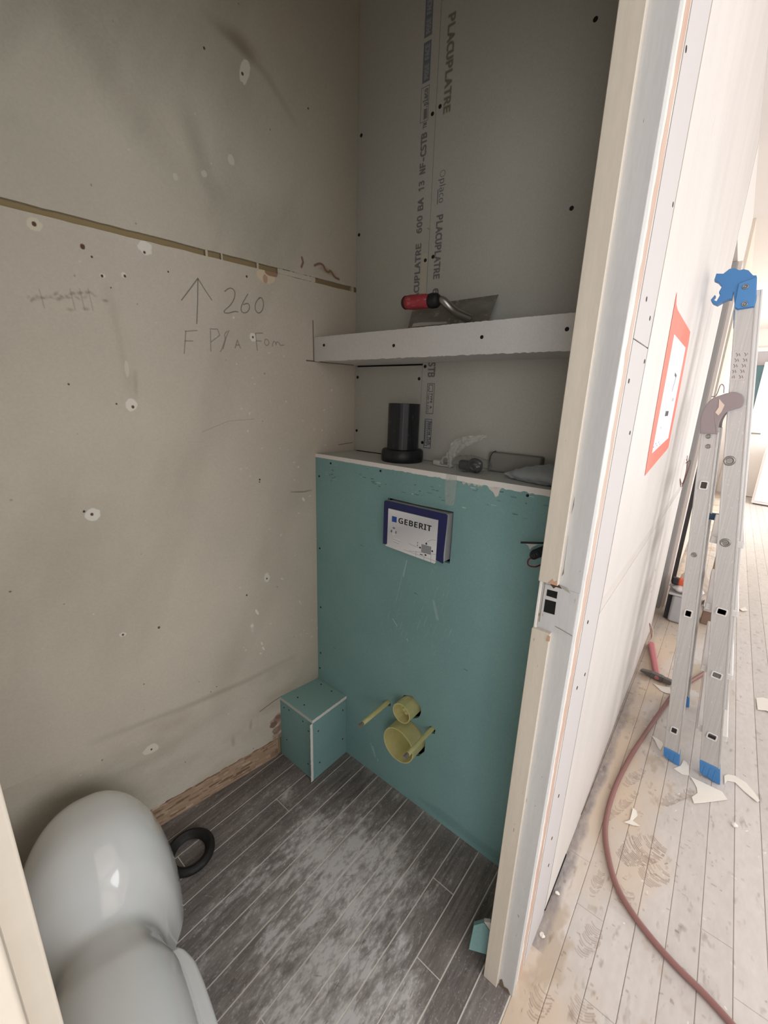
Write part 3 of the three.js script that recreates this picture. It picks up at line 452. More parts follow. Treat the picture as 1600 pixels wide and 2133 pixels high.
/* ------------------------------------------------------------------ the green boxing over the cistern */
const greenTex = canvasTex(920, 1180, 0.92, 1.18, (x, y) => {
  const n = fbm(x * 4, y * 4, 141, 4), f = fbm(x * 300, y * 300, 143, 2), v = (n - 0.5) * 16 + (f - 0.5) * 9; return [129 + v, 166 + v, 165 + v];
}, (ctx, w, h) => {
  const P = (x, y) => [x / 0.92 * w, (1 - y / 1.18) * h]; seedState = 33;
  const chalk = (x0, y0, x1, y1, a, lw) => { ctx.strokeStyle = 'rgba(206,220,216,' + a + ')'; ctx.lineWidth = lw; ctx.beginPath(); ctx.moveTo(...P(x0, y0)); ctx.lineTo(...P(x1, y1)); ctx.stroke(); };
  for (let i = 0; i < 70; i++) { const x = rr(0.32, 0.6), y = rr(0.62, 0.92), l = rr(0.004, 0.04); chalk(x, y, x - l * 0.25, y - l, rr(0.1, 0.4), rr(0.6, 2)); }
  chalk(0.416, 0.9, 0.405, 0.84, 0.6, 3); chalk(0.4, 0.84, 0.38, 0.74, 0.4, 1.4); chalk(0.37, 0.68, 0.39, 0.66, 0.5, 4); chalk(0.43, 0.63, 0.436, 0.626, 0.7, 3); chalk(0.3, 0.12, 0.315, 0.08, 0.6, 5); chalk(0.29, 0.13, 0.3, 0.1, 0.4, 4); chalk(0.325, 0.08, 0.33, 0.07, 0.5, 4); chalk(0.52, 0.8, 0.54, 0.74, 0.3, 9);
  for (let i = 0; i < 110; i++) { const p = P(rr(0.02, 0.85), rr(0.03, 1.16)); ctx.fillStyle = 'rgba(206,218,214,' + rr(0.2, 0.7) + ')'; ctx.fillRect(...p, rr(0.8, 2.2), rr(0.8, 2.2)); }
  for (let i = 0; i < 60; i++) { const x = rr(0.05, 0.85), p = P(x, rr(1.1, 1.172)); ctx.fillStyle = rnd() < 0.6 ? 'rgba(52,76,74,' + rr(0.3, 0.7) + ')' : 'rgba(214,218,212,' + rr(0.3, 0.8) + ')'; ctx.fillRect(...p, rr(3, 16), rr(1, 3)); }
  ctx.fillStyle = '#d9d2cb'; ctx.beginPath(); [[0.655, 1.174], [0.7, 1.174], [0.693, 1.166], [0.69, 1.15], [0.683, 1.145], [0.676, 1.156], [0.664, 1.163]].forEach((q) => ctx.lineTo(...P(...q))); ctx.fill();
  for (let i = 0; i < 12; i++) { ctx.fillStyle = 'rgba(208,200,188,0.9)'; ctx.beginPath(); const a = rr(0.58, 0.85); [[a, 1.174], [a + 0.02, 1.174], [a + 0.008, 1.174 - rr(0.004, 0.012)]].forEach((q) => ctx.lineTo(...P(...q))); ctx.fill(); }
  for (const [x, y] of [[0.45, 0.8], [0.64, 0.62], [0.09, 0.45], [0.22, 0.9]]) { ctx.strokeStyle = 'rgba(40,64,62,0.7)'; ctx.lineWidth = 1.6; ctx.beginPath(); ctx.moveTo(...P(x, y)); ctx.lineTo(...P(x + 0.012, y - 0.002)); ctx.stroke(); }
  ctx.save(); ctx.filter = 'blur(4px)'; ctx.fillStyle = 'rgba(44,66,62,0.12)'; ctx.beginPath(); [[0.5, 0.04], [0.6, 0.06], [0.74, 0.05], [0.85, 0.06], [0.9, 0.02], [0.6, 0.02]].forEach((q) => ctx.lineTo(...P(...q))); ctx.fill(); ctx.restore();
});
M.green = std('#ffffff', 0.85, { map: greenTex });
const greenUV = (g) => uvPlane(g, 0, 1, 0, 0.92, 0, 1.18);
const H = 1.185;
const boxing = group('cistern_boxing', 'green plasterboard boxing with a pale cut top edge across the back wall', 'boxing');
{
  const sh = shapeOf([[0.001, 0.002], [0.895, 0.002], [0.895, H - 0.0125], [0.001, H - 0.0125]]);
  const hole = (pts) => { const p = new THREE.Path(); pts.forEach(([x, y], i) => (i ? p.lineTo(x, y) : p.moveTo(x, y))); p.closePath(); sh.holes.push(p); };
  hole([[0.332, 0.93], [0.332, 1.083], [0.45, 1.081], [0.566, 1.083], [0.567, 1.0], [0.566, 0.93]]);
  const circ = (cx, cy, r, j, s) => hole(Array.from({ length: 22 }, (_, i) => { const t = -i / 22 * 6.283, q = r + j * (hash(i, s, 3) - 0.3); return [cx + q * Math.cos(t), cy + q * Math.sin(t)]; }));
  circ(0.46, 0.385, 0.041, 0.006, 1); circ(0.46, 0.263, 0.066, 0.004, 2); circ(0.366, 0.348, 0.011, 0.003, 3); circ(0.549, 0.346, 0.012, 0.003, 4);
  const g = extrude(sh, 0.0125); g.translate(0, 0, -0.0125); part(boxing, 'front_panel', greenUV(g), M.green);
  const pts = []; for (let i = 0; i <= 120; i++) pts.push([0.895 * i / 120, H]); for (let i = 120; i >= 0; i--) pts.push([0.895 * i / 120, H - 0.0125 - (i > 18 ? 0.004 * hash(i, 4, 9) * i / 90 : 0)]);
  const e = extrude(shapeOf(pts), 0.004); e.translate(0, 0, -0.003); part(boxing, 'cut_edge', e, M.plaster, 'pale raw plaster edge of the top board');
  part(boxing, 'top_board', rbox(0.001, 0.895, H - 0.0125, H, ZB, -0.003, 0.0008), std('#c4c5c1', 0.9), 'grey top board of the ledge');
  part(boxing, 'dark_inside', box(0.0, 0.895, 0.01, H - 0.02, -0.165, -0.15), M.dark);
  screws(boxing, [[0.078, 1.159], [0.019, 1.106], [0.3, 1.162], [0.018, 0.835], [0.02, 0.594], [0.017, 0.392], [0.012, 0.32], [0.764, 1.169 - 0.006]], 0.0002, 0.85);
}
/* small boxing in the corner */
const cornerBox = group('pipe_boxing', 'small green plasterboard box with white corner edges standing in the corner', 'boxing');
{
  const bx = 0.162, bh = 0.2683, bz = 0.1723, t = 0.0125, gm = M.green, uvB = (g) => { const p = g.attributes.position, uv = []; for (let i = 0; i < p.count; i++) uv.push((p.getX(i) + p.getZ(i) + 0.2) / 0.92, (p.getY(i) + p.getZ(i) * 0.7 + 0.2) / 1.18); g.setAttribute('uv', new THREE.Float32BufferAttribute(uv, 2)); return g; };
  part(cornerBox, 'top_panel', uvB(rbox(-0.03, bx, bh - t, bh, 0, bz, 0.001)), std('#8fb4b0', 0.9), 'top panel in a paler green with the light from above put into its colour'); part(cornerBox, 'front_panel', uvB(rbox(-0.03, bx - 0.0005, 0.001, bh - t, bz - t, bz, 0.0008)), gm); part(cornerBox, 'side_panel', uvB(rbox(bx - t, bx, 0.001, bh - t, 0.0005, bz - t, 0.0008)), gm);  // top panel: paler plain green, light from above put into the colour
  const rag = (w, h, s, n = 30) => { const p = []; for (let i = 0; i <= n; i++) p.push([w * i / n, -0.0007 * hash(i, s, 1)]); for (let i = n; i >= 0; i--) p.push([w * i / n, h + 0.0016 * (hash(i, s, 2) - 0.3)]); return extrude(shapeOf(p), 0.0008); };
  let e = rag(bx + 0.024, 0.0105, 4); e.rotateX(0); e.translate(-0.024, bh - 0.0115, bz - 0.0002); part(cornerBox, 'cut_edge', e, std('#c9ccc8', 0.9));
  e = rag(bz, 0.011, 5); e.rotateY(Math.PI / 2); e.translate(bx - 0.0002, bh - 0.0118, bz); part(cornerBox, 'cut_edge', e, M.plaster);
  e = rag(bh - 0.014, 0.0105, 6); e.rotateZ(Math.PI / 2); e.rotateY(Math.PI / 2); e.translate(bx - 0.0002, 0.002, bz - 0.0112 + 0.011); part(cornerBox, 'cut_edge', e, M.plaster);
  screws(cornerBox, [[0.0, 0.232], [0.03, 0.238], [0.11, 0.235], [0.14, 0.21], [0.01, 0.09], [0.135, 0.06]], bz + 0.0003, 0.6);
  const sx = new THREE.CylinderGeometry(0.003, 0.003, 0.001, 10); sx.rotateZ(Math.PI / 2); for (const [y, z] of [[0.215, 0.02], [0.205, 0.145], [0.08, 0.02], [0.06, 0.14]]) { const s = part(cornerBox, 'screw', sx, M.screw); s.position.set(bx + 0.0003, y, z); }
  const sy = new THREE.CylinderGeometry(0.003, 0.003, 0.001, 10); for (const [x, z] of [[0.03, 0.13], [0.08, 0.14], [0.04, 0.02], [0.1, 0.02]]) { const s = part(cornerBox, 'screw', sy, M.screw); s.position.set(x, bh + 0.0002, z); }
}

/* ------------------------------------------------------------------ cover of the flush opening */
const flush = group('flush_opening_cover', 'blue and silver cover with bold lettering over the flush opening in the green panel', 'cover');
{
  const blue = std('#23285f', 0.45), grey = std('#b4b5b7', 0.6);
  part(flush, 'inner_box', rbox(0.339, 0.5575, 0.936, 1.0765, -0.1, 0.0175, 0.004), grey, 'grey plastic box behind the cover');
  const fr = shapeOf([[0.336, 0.938], [0.3525, 0.9405], [0.3525, 1.0575], [0.533, 1.0575], [0.533, 0.938], [0.5555, 0.9335], [0.5545, 0.96], [0.556, 1.0], [0.558, 1.05], [0.5585, 1.0745], [0.552, 1.078], [0.34, 1.0785], [0.336, 1.075]]);
  const g = extrude(fr, 0.004, 0.001); g.translate(0, 0, 0.0175); part(flush, 'blue_frame', g, blue);
  const lab = canvasTex(760, 560, 1, 1, null, (ctx, w, h) => {
    const gr = ctx.createLinearGradient(0, 0, w * 0.3, h); gr.addColorStop(0, '#f4f4f6'); gr.addColorStop(0.5, '#cfcfd3'); gr.addColorStop(1, '#ececee'); ctx.fillStyle = gr; ctx.fillRect(0, 0, w, h);
    ctx.fillStyle = '#2350a8'; ctx.fillRect(78, 92, 76, 76);
    ctx.save(); ctx.font = 'bold 100px sans-serif'; ctx.fillStyle = '#0b0b0d'; const tw = ctx.measureText('GEBERIT').width; ctx.translate(174, 166); ctx.scale(500 / tw, 1.04); ctx.fillText('GEBERIT', 0, 0); ctx.restore();
    ctx.fillStyle = '#6d7480'; ctx.fillRect(72, 282, 84, 26); ctx.fillStyle = '#d8d9dc'; ctx.fillRect(90, 262, 52, 60); ctx.fillStyle = '#56606e'; ctx.fillRect(66, 290, 18, 28); ctx.fillRect(142, 290, 16, 28); ctx.fillStyle = '#e4e4e6'; ctx.beginPath(); ctx.ellipse(114, 336, 22, 14, 0, 0, 7); ctx.fill(); ctx.fillStyle = '#83878e'; ctx.beginPath(); ctx.ellipse(114, 250, 20, 14, 0, 0, 7); ctx.fill();
    ctx.fillStyle = '#e3e3e5'; ctx.beginPath(); ctx.moveTo(108, 376); ctx.lineTo(226, 384); ctx.quadraticCurveTo(236, 450, 196, 484); ctx.lineTo(160, 470); ctx.quadraticCurveTo(130, 440, 108, 430); ctx.fill(); ctx.strokeStyle = '#7c7d81'; ctx.lineWidth = 4; ctx.beginPath(); ctx.moveTo(108, 402); ctx.lineTo(224, 414); ctx.moveTo(120, 436); ctx.lineTo(206, 448); ctx.stroke();
    ctx.strokeStyle = '#6a6b70'; ctx.lineWidth = 4; ctx.strokeRect(548, 362, 134, 100); ctx.fillStyle = '#9b9ca0'; ctx.fillRect(550, 364, 130, 96);
    ctx.strokeStyle = '#7d7e83'; ctx.lineWidth = 3; ctx.beginPath(); ctx.moveTo(350, 398); ctx.quadraticCurveTo(430, 420, 520, 412); ctx.moveTo(360, 500); ctx.lineTo(760, 440); ctx.moveTo(280, 505); ctx.lineTo(760, 530); ctx.moveTo(470, 470); ctx.lineTo(470, 560); ctx.moveTo(590, 470); ctx.lineTo(590, 560); ctx.moveTo(690, 460); ctx.lineTo(690, 560); ctx.moveTo(610, 330); ctx.quadraticCurveTo(660, 260, 740, 262); ctx.stroke();
    ctx.fillStyle = '#101012'; for (const [x, y] of [[612, 338], [612, 488], [526, 412], [702, 412]]) { ctx.save(); ctx.translate(x, y); ctx.rotate(Math.PI / 4); ctx.fillRect(-11, -11, 22, 22); ctx.restore(); } ctx.fillRect(528, 494, 44, 10); ctx.fillRect(482, 350, 10, 16); ctx.fillRect(482, 384, 10, 16);
    for (let i = 0; i < 60; i++) { ctx.fillStyle = 'rgba(235,235,232,' + 0.3 * hash(i, 2, 2) + ')'; ctx.fillRect(w * hash(i, 3, 1), h * hash(i, 4, 1), 5, 3); }
  });
  const lp = shapeOf([[0.346, 0.9345], [0.353, 0.944], [0.3535, 1.0563], [0.532, 1.0563], [0.5325, 0.93], [0.529, 0.926], [0.44, 0.9295]]);
  const lg = extrude(lp, 0.0025); lg.translate(0, 0, 0.0195); part(flush, 'label_panel', uvPlane(lg, 0, 1, 0.35, 0.183, 0.927, 0.13), std('#ffffff', 0.5, { map: lab }), 'silver printed panel with bold black lettering');
}

/* ------------------------------------------------------------------ rods and pipe caps */
const yellowTex = canvasTex(128, 256, 1, 1, (x, y) => { const n = fbm(x * 8, y * 12, 161, 3), d = Math.max(0, fbm(x * 14, y * 20, 163, 3) - 0.6) * 1.6, v = (n - 0.5) * 26; return [212 + v + (232 - 212) * d, 206 + v + (230 - 206) * d, 146 + v + (215 - 146) * d]; }, null, THREE.RepeatWrapping);
const yellow = std('#ffffff', 0.55, { map: yellowTex });
[[0.364, 0.35, 'left'], [0.547, 0.348, 'right']].forEach(([x, y, side]) => {
  const t = group('fixing_rod', side === 'left' ? 'threaded rod in a dusty yellow sleeve, left of the two pipe caps' : 'threaded rod in a dusty yellow sleeve, in front of the wide pipe cap', 'rod', null);
  t.position.set(x, y, 0);
  const s = cyl(0.0075, 0.0078, 0.17, 16, false); s.rotateX(Math.PI / 2); s.translate(0, 0, 0.045); part(t, 'sleeve', s, yellow);
  const r = []; for (let i = 0; i < 9; i++) { const c = cyl(0.0062, 0.0052, 0.0022, 14); c.rotateX(Math.PI / 2); c.translate(0, 0, 0.131 + i * 0.0022); r.push(c); } part(t, 'thread', merge(r), std('#aaa79f', 0.45, { metalness: 0.6 }));
});
function pipeCap(name, label, x, y, r, z, extra) {
  const t = group(name, label, 'pipe cap'); t.position.set(x, y, 0);
  const prof = [[r - 0.0035, z - 0.09], [r - 0.0035, z - 0.001], [r - 0.002, z], [r, z - 0.001], [r, z - 0.03], [r * 0.985, z - 0.09]].map(([a, b]) => new THREE.Vector2(a, b));
  const g = new THREE.LatheGeometry(prof, 48); g.rotateX(Math.PI / 2); part(t, 'collar', toCreasedNormals(g, 0.7), yellow); extra(t); return t;
}
pipeCap('flush_pipe_cap', 'small yellow pipe cap with a finger grip, upper of the two', 0.455, 0.385, 0.035, 0.046, (t) => {
  const d = cyl(0.0318, 0.0318, 0.003, 40); d.rotateX(Math.PI / 2); d.translate(0, 0, 0.005); part(t, 'end_disc', d, yellow);
  const k = [new THREE.SphereGeometry(0.012, 20, 14).scale(0.7, 1.5, 0.9).translate(0, 0.003, 0.012), new THREE.SphereGeometry(0.008, 16, 12).translate(0.004, -0.012, 0.017), new THREE.SphereGeometry(0.007, 16, 12).translate(-0.006, -0.002, 0.02)]; part(t, 'grip', merge(k), yellow);
});
pipeCap('waste_pipe_cap', 'wide yellow pipe cap open to the front, lower of the two', 0.456, 0.266, 0.062, 0.057, (t) => {
  const d = cyl(0.0585, 0.0585, 0.003, 48); d.rotateX(Math.PI / 2); d.translate(0, 0, -0.03); part(t, 'end_disc', d, yellow);
});

/* ------------------------------------------------------------------ shelf and what stands on it */
const shelf = group('shelf', 'thick grey plasterboard shelf with screw heads along its front', 'shelf');
{
  const brd = canvasTex(900, 128, 0.9, 0.128, (x, y) => { const n = fbm(x * 5, y * 9, 171, 3), f = fbm(x * 300, y * 300, 173, 2), r = 208 + (n - 0.5) * 10 + (f - 0.5) * 9; return [r, r * 0.988, r * 0.975]; });
  const m = std('#ffffff', 0.88, { map: brd }), u = (g) => uvPlane(g, 0, 1, 0, 0.9, 1.47, 0.128);
  const ys = (i, s) => 0.0012 * (hash(i, s, 7) - 0.5), pts = []; for (let i = 0; i <= 150; i++) pts.push([0.0015 + 0.895 * i / 150, 1.4895 + ys(i, 1) * 2]); for (let i = 150; i >= 0; i--) pts.push([0.0015 + 0.895 * i / 150, 1.5645 + ys(i, 2)]);
  const g = extrude(shapeOf(pts), 0.0125); g.translate(0, 0, -0.0125); part(shelf, 'front_board', u(g), m);
  part(shelf, 'bottom_board', uvPlane(box(0.0015, 0.897, 1.491, 1.503, ZB + 0.0005, -0.0125), 0, 2, 0, 0.9, -0.17, 0.128), m); part(shelf, 'top_board', uvPlane(box(0.0015, 0.897, 1.552, 1.564, ZB + 0.0005, -0.0125), 0, 2, 0, 0.9, -0.17, 0.128), m);
  screws(shelf, [[0.048, 1.538], [0.335, 1.523], [0.606, 1.529], [0.804, 1.533]], 0.0003, 1.0);
}
const trowel = group('trowel', 'plasterer steel trowel with red and black grip leaning on the shelf', 'trowel');
{
  const steelTex = canvasTex(256, 128, 1, 1, (x, y) => { const n = fbm(x * 6, y * 4, 181, 4), d = Math.max(0, fbm(x * 20, y * 10, 183, 3) - 0.66) * 2, v = 132 + (n - 0.5) * 40; return [v + 110 * d, v * 0.98 + 108 * d, v * 0.93 + 104 * d]; });
  const steel = std('#ffffff', 0.38, { metalness: 0.5, map: steelTex });
  /* blade: tilted back from its front lower edge, resting on the shelf and against the wall */
  const bl = shapeOf([[0, 0], [0.256, 0], [0.264, 0.092], [-0.008, 0.09]]); const g = extrude(bl, 0.0012); uvPlane(g, 0, 1, 0, 0.29, 0, 0.09);
  const B = new THREE.Group(); B.name = 'blade_carrier';
  const rot = new THREE.Matrix4().makeRotationX(-0.45), tr = new THREE.Matrix4().makeTranslation(0.315, 1.5655, -0.085), A = tr.multiply(rot);
  part(trowel, 'blade', g.applyMatrix4(A), steel);
  const rib = extrude(shapeOf([[0, 0], [0.118, 0], [0.112, 0.006], [0.03, 0.011], [0.006, 0.01]]), 0.014, 0.0015); rib.rotateX(0.15); rib.translate(0.372, 1.574, -0.045); part(trowel, 'mounting_rib', rib, std('#a8a6a0', 0.35, { metalness: 0.8 }));
  const curve = new THREE.CatmullRomCurve3([[0.452, 1.632, -0.028], [0.468, 1.63, -0.03], [0.484, 1.615, -0.04], [0.498, 1.602, -0.06], [0.52, 1.592, -0.088]].map((q) => new THREE.Vector3(...q)));
  const tg = new THREE.TubeGeometry(curve, 24, 0.0105, 12); { const p = tg.attributes.position; } part(trowel, 'tang', tg, std('#9d9b96', 0.3, { metalness: 0.85 }));
  const redTex = canvasTex(128, 128, 1, 1, (x, y) => { const n = fbm(x * 6, y * 6, 191, 3), d = Math.max(0, fbm(x * 18, y * 12, 193, 4) - 0.62) * 2.2, v = (n - 0.5) * 30; return [158 + v + 60 * d, 52 + v * 0.6 + 140 * d, 62 + v * 0.6 + 130 * d]; });
  const lathe = (pr) => { const l = new THREE.LatheGeometry(pr.map(([a, b]) => new THREE.Vector2(a, b)), 24); l.rotateZ(-Math.PI / 2); return l; };
  const hx = 0.352, place = (q) => { q.rotateZ(-0.045); q.rotateY(0.02); q.translate(hx, 1.6345, -0.02); return q; };
  part(trowel, 'grip', place(lathe([[0.001, 0.004], [0.0165, 0.004], [0.0185, 0.02], [0.0185, 0.06], [0.0165, 0.086], [0.001, 0.087]])), std('#ffffff', 0.6, { map: redTex }), 'red rubber grip with white dust');
  part(trowel, 'grip_end', place(lathe([[0.001, -0.003], [0.014, -0.002], [0.0172, 0.003], [0.0175, 0.006], [0.001, 0.007]])), std('#151413', 0.6)); part(trowel, 'grip_end', place(lathe([[0.001, 0.083], [0.0178, 0.083], [0.019, 0.09], [0.018, 0.104], [0.012, 0.112], [0.001, 0.113]])), std('#151413', 0.6));
}

/* ------------------------------------------------------------------ things on the ledge */
const black = std('#14151a', 0.5);
const pipe = group('pipe_coupling', 'short black plastic pipe with a wide collar standing on the ledge', 'pipe');
{
  pipe.position.set(0.306, H, -0.1);
  const bodyTex = canvasTex(256, 128, 1, 1, (x, y) => { const s = fbm(x * 40, y * 16, 201, 3), d = Math.max(0, s - 0.72) * 3 * (y > 0.6 ? 1 : 0.3); return [24 + 120 * d, 25 + 118 * d, 31 + 112 * d]; });
  const lathe = (pr) => toCreasedNormals(new THREE.LatheGeometry(pr.map(([a, b]) => new THREE.Vector2(a, b)), 56), 0.6);
  part(pipe, 'tube', lathe([[0.0455, 0.03], [0.0455, 0.18], [0.049, 0.18], [0.0492, 0.1], [0.0495, 0.036]]), std('#ffffff', 0.42, { map: bodyTex }));
  part(pipe, 'collar', lathe([[0.045, 0.0], [0.0645, 0.0], [0.0665, 0.003], [0.0675, 0.018], [0.0665, 0.033], [0.063, 0.038], [0.05, 0.04], [0.048, 0.038]]), black);
}
/* crumpled clear film: a noise-shaped sheet wrapped on an ellipsoid or along a path */
function crumple(geo, amp, freq, seed) {
  geo = mergeVertices(geo.deleteAttribute('uv') && geo, 1e-5); const p = geo.attributes.position, n = geo.attributes.normal;
  for (let i = 0; i < p.count; i++) {
    const x = p.getX(i), y = p.getY(i), z = p.getZ(i), r = Math.abs(fbm(x * freq + 7, y * freq + z * freq * 0.8, seed, 3) - 0.5) * 2 - 0.25;
    p.setXYZ(i, x + n.getX(i) * amp * r, y + n.getY(i) * amp * r, z + n.getZ(i) * amp * r);
  }
  geo.computeVertexNormals(); return geo;
}
const film = new THREE.MeshPhysicalMaterial({ color: '#f4f4f2', roughness: 0.12, transmission: 0.95, thickness: 0, ior: 1.3 });
const filmNeck = new THREE.MeshPhysicalMaterial({ color: '#f0f0ee', roughness: 0.25, transmission: 0.7, thickness: 0, ior: 1.4, side: THREE.DoubleSide });
const filmGrey = new THREE.MeshPhysicalMaterial({ color: '#c9ced0', roughness: 0.4, transmission: 0.5, thickness: 0, ior: 1.3 });
const bagA = group('parts_bag', 'clear plastic bag with a black round fitting inside, lying on the ledge', 'plastic bag');
{
  const e = crumple(new THREE.SphereGeometry(1, 46, 30).scale(0.056, 0.0225, 0.034), 0.012, 70, 211); e.computeBoundingBox(); e.translate(0.57, H + 0.0005 - e.boundingBox.min.y, -0.07); part(bagA, 'film', e, film);
  const wisp = new THREE.PlaneGeometry(1, 1, 40, 12), p = wisp.attributes.position, L = [[0.478, 1.196], [0.487, 1.225], [0.502, 1.25], [0.53, 1.266], [0.56, 1.276], [0.592, 1.287]], W = [0.04, 0.05, 0.042, 0.03, 0.022, 0.012];
  const at = (t, a) => { const k = Math.min(4, Math.floor(t * 5)), f = t * 5 - k; return a.length && Array.isArray(a[0]) ? [a[k][0] + (a[k + 1][0] - a[k][0]) * f, a[k][1] + (a[k + 1][1] - a[k][1]) * f] : a[k] + (a[k + 1] - a[k]) * f; };
  for (let i = 0; i < p.count; i++) { const t = p.getX(i) + 0.5, v = p.getY(i), c = at(t, L), w = at(t, W); p.setXYZ(i, c[0] + v * w * 0.5, c[1] - v * w * 0.9 + 0.005 * (fbm(t * 14, v * 5, 213) - 0.5), -0.1 + 0.022 * (fbm(t * 16, v * 6, 215) - 0.5) + v * 0.012); }
  wisp.computeVertexNormals(); part(bagA, 'bag_neck', wisp, filmNeck, 'twisted open end of the bag standing up');
  const ring = new THREE.TorusGeometry(0.0155, 0.0065, 14, 32); ring.rotateX(0.3); const hub = cyl(0.013, 0.016, 0.018, 24); hub.rotateX(Math.PI / 2 + 0.3);
  part(bagA, 'round_fitting', merge([ring.clone().translate(0.586, H + 0.0225, -0.065), hub.translate(0.586, H + 0.0225, -0.07), rbox(0.532, 0.575, H + 0.004, H + 0.033, -0.085, -0.062, 0.008)]), std('#26262b', 0.45), 'black valve part inside the bag');
}
const clip = group('mounting_bracket', 'small white plastic bracket lying on the ledge beside the black pipe', 'bracket');
part(clip, 'body', merge([rbox(0.422, 0.447, H, H + 0.017, -0.125, -0.1, 0.006), rbox(0.436, 0.492, H + 0.001, H + 0.006, -0.112, -0.098, 0.0022)]), std('#b9b8b3', 0.5)); part(clip, 'clip_loop', new THREE.TorusGeometry(0.014, 0.0035, 10, 26, Math.PI * 1.4).rotateZ(-0.5).translate(0.462, H + 0.015, -0.115), std('#a8a7a2', 0.5));
const bagB = group('fittings_bag', 'grey frosted plastic bag of fittings lying behind the door post on the ledge', 'plastic bag');
{
  let e = new THREE.SphereGeometry(1, 72, 40); { const p = e.attributes.position; for (let i = 0; i < p.count; i++) { const x = p.getX(i), y = p.getY(i), z = p.getZ(i), t = (x + 1) / 2; p.setXYZ(i, x * 0.1, (y + 0.6) * (0.012 + 0.03 * t + 0.018 * Math.max(0, t - 0.7)), z * (0.022 + 0.032 * Math.min(1, t * 1.6))); } e.computeVertexNormals(); }
  e = crumple(e, 0.011, 42, 221); { const p = e.attributes.position; for (let i = 0; i < p.count; i++) p.setY(i, Math.max(0, p.getY(i))); e.computeVertexNormals(); }
  e.translate(0.765, H + 0.002, -0.075); part(bagB, 'film', e, filmGrey);
  part(bagB, 'contents', merge([rbox(0.75, 0.8, H + 0.006, H + 0.03, -0.1, -0.06, 0.008), rbox(0.79, 0.83, H + 0.006, H + 0.038, -0.09, -0.05, 0.01)]), std('#4a4c50', 0.6), 'dark fittings seen through the bag');
}
const blockD = group('foam_block', 'flat dark grey block lying against the wall behind the plastic bags', 'block');
part(blockD, 'body', rbox(0.588, 0.74, H + 0.001, H + 0.055, -0.168, -0.135, 0.006), std('#85817b', 0.9));
const wireA = group('wire_hook', 'thin bent black wire standing up between the two bags', 'wire');
part(wireA, 'wire', new THREE.TubeGeometry(new THREE.CatmullRomCurve3([[0.6, H + 0.002, -0.118], [0.601, H + 0.024, -0.12], [0.603, H + 0.046, -0.12], [0.609, H + 0.058, -0.122], [0.617, H + 0.061, -0.124]].map((q) => new THREE.Vector3(...q))), 20, 0.0012, 8), std('#2a2522', 0.6));
const tape = group('adhesive_tape', 'crinkled strip of clear tape stuck below the ledge edge', 'tape');
{
  const g = new THREE.PlaneGeometry(0.034, 0.085, 14, 30), p = g.attributes.position; for (let i = 0; i < p.count; i++) { const x = p.getX(i), y = p.getY(i); p.setXYZ(i, x * (1 - 0.2 * Math.max(0, -y / 0.04)) + 0.004 * (fbm(y * 90, 2, 7) - 0.5), y, 0.0012 + 0.0028 * Math.abs(fbm(x * 190, y * 120, 231, 3) - 0.5) * 2); }
  g.computeVertexNormals(); g.translate(0.552, 1.142, 0); part(tape, 'strip', g, new THREE.MeshPhysicalMaterial({ color: '#f2f4f2', roughness: 0.3, transmission: 0.72, thickness: 0, ior: 1.3, side: THREE.DoubleSide }));
}
/* wires that come out beside the door post */
const wireB = group('cable_end', 'black cable end sticking out of the green panel beside the door post', 'cable');
part(wireB, 'cable', new THREE.TubeGeometry(new THREE.CatmullRomCurve3([[0.84, 1.06, -0.012], [0.825, 1.062, 0.02], [0.8, 1.06, 0.035], [0.776, 1.056, 0.04]].map((q) => new THREE.Vector3(...q))), 20, 0.0026, 8), std('#201f20', 0.5));
part(wireB, 'torn_sheath', extrude(shapeOf([[0.785, 1.054], [0.815, 1.059], [0.803, 1.05], [0.797, 1.042], [0.793, 1.05]]), 0.0006).translate(0, 0, 0.033), std('#c9c6c2', 0.7));
const wireC = group('cable_coil', 'dark ribbed conduit end with a red wire loop beside the door post', 'cable');
{
  const r = []; for (let i = 0; i < 6; i++) { const t = new THREE.TorusGeometry(0.011, 0.0024, 8, 20); t.rotateY(0.9); t.translate(0.806 + i * 0.0035, 1.028 + i * 0.002, 0.02 - i * 0.0045); r.push(t); } part(wireC, 'conduit', merge(r), std('#2b2c33', 0.6));
  part(wireC, 'red_wire', new THREE.TubeGeometry(new THREE.CatmullRomCurve3([[0.808, 1.024, 0.02], [0.796, 1.014, 0.03], [0.798, 1.002, 0.032], [0.812, 1.0, 0.028], [0.83, 1.01, -0.012]].map((q) => new THREE.Vector3(...q))), 24, 0.0018, 8), std('#7c2b3a', 0.5));
}

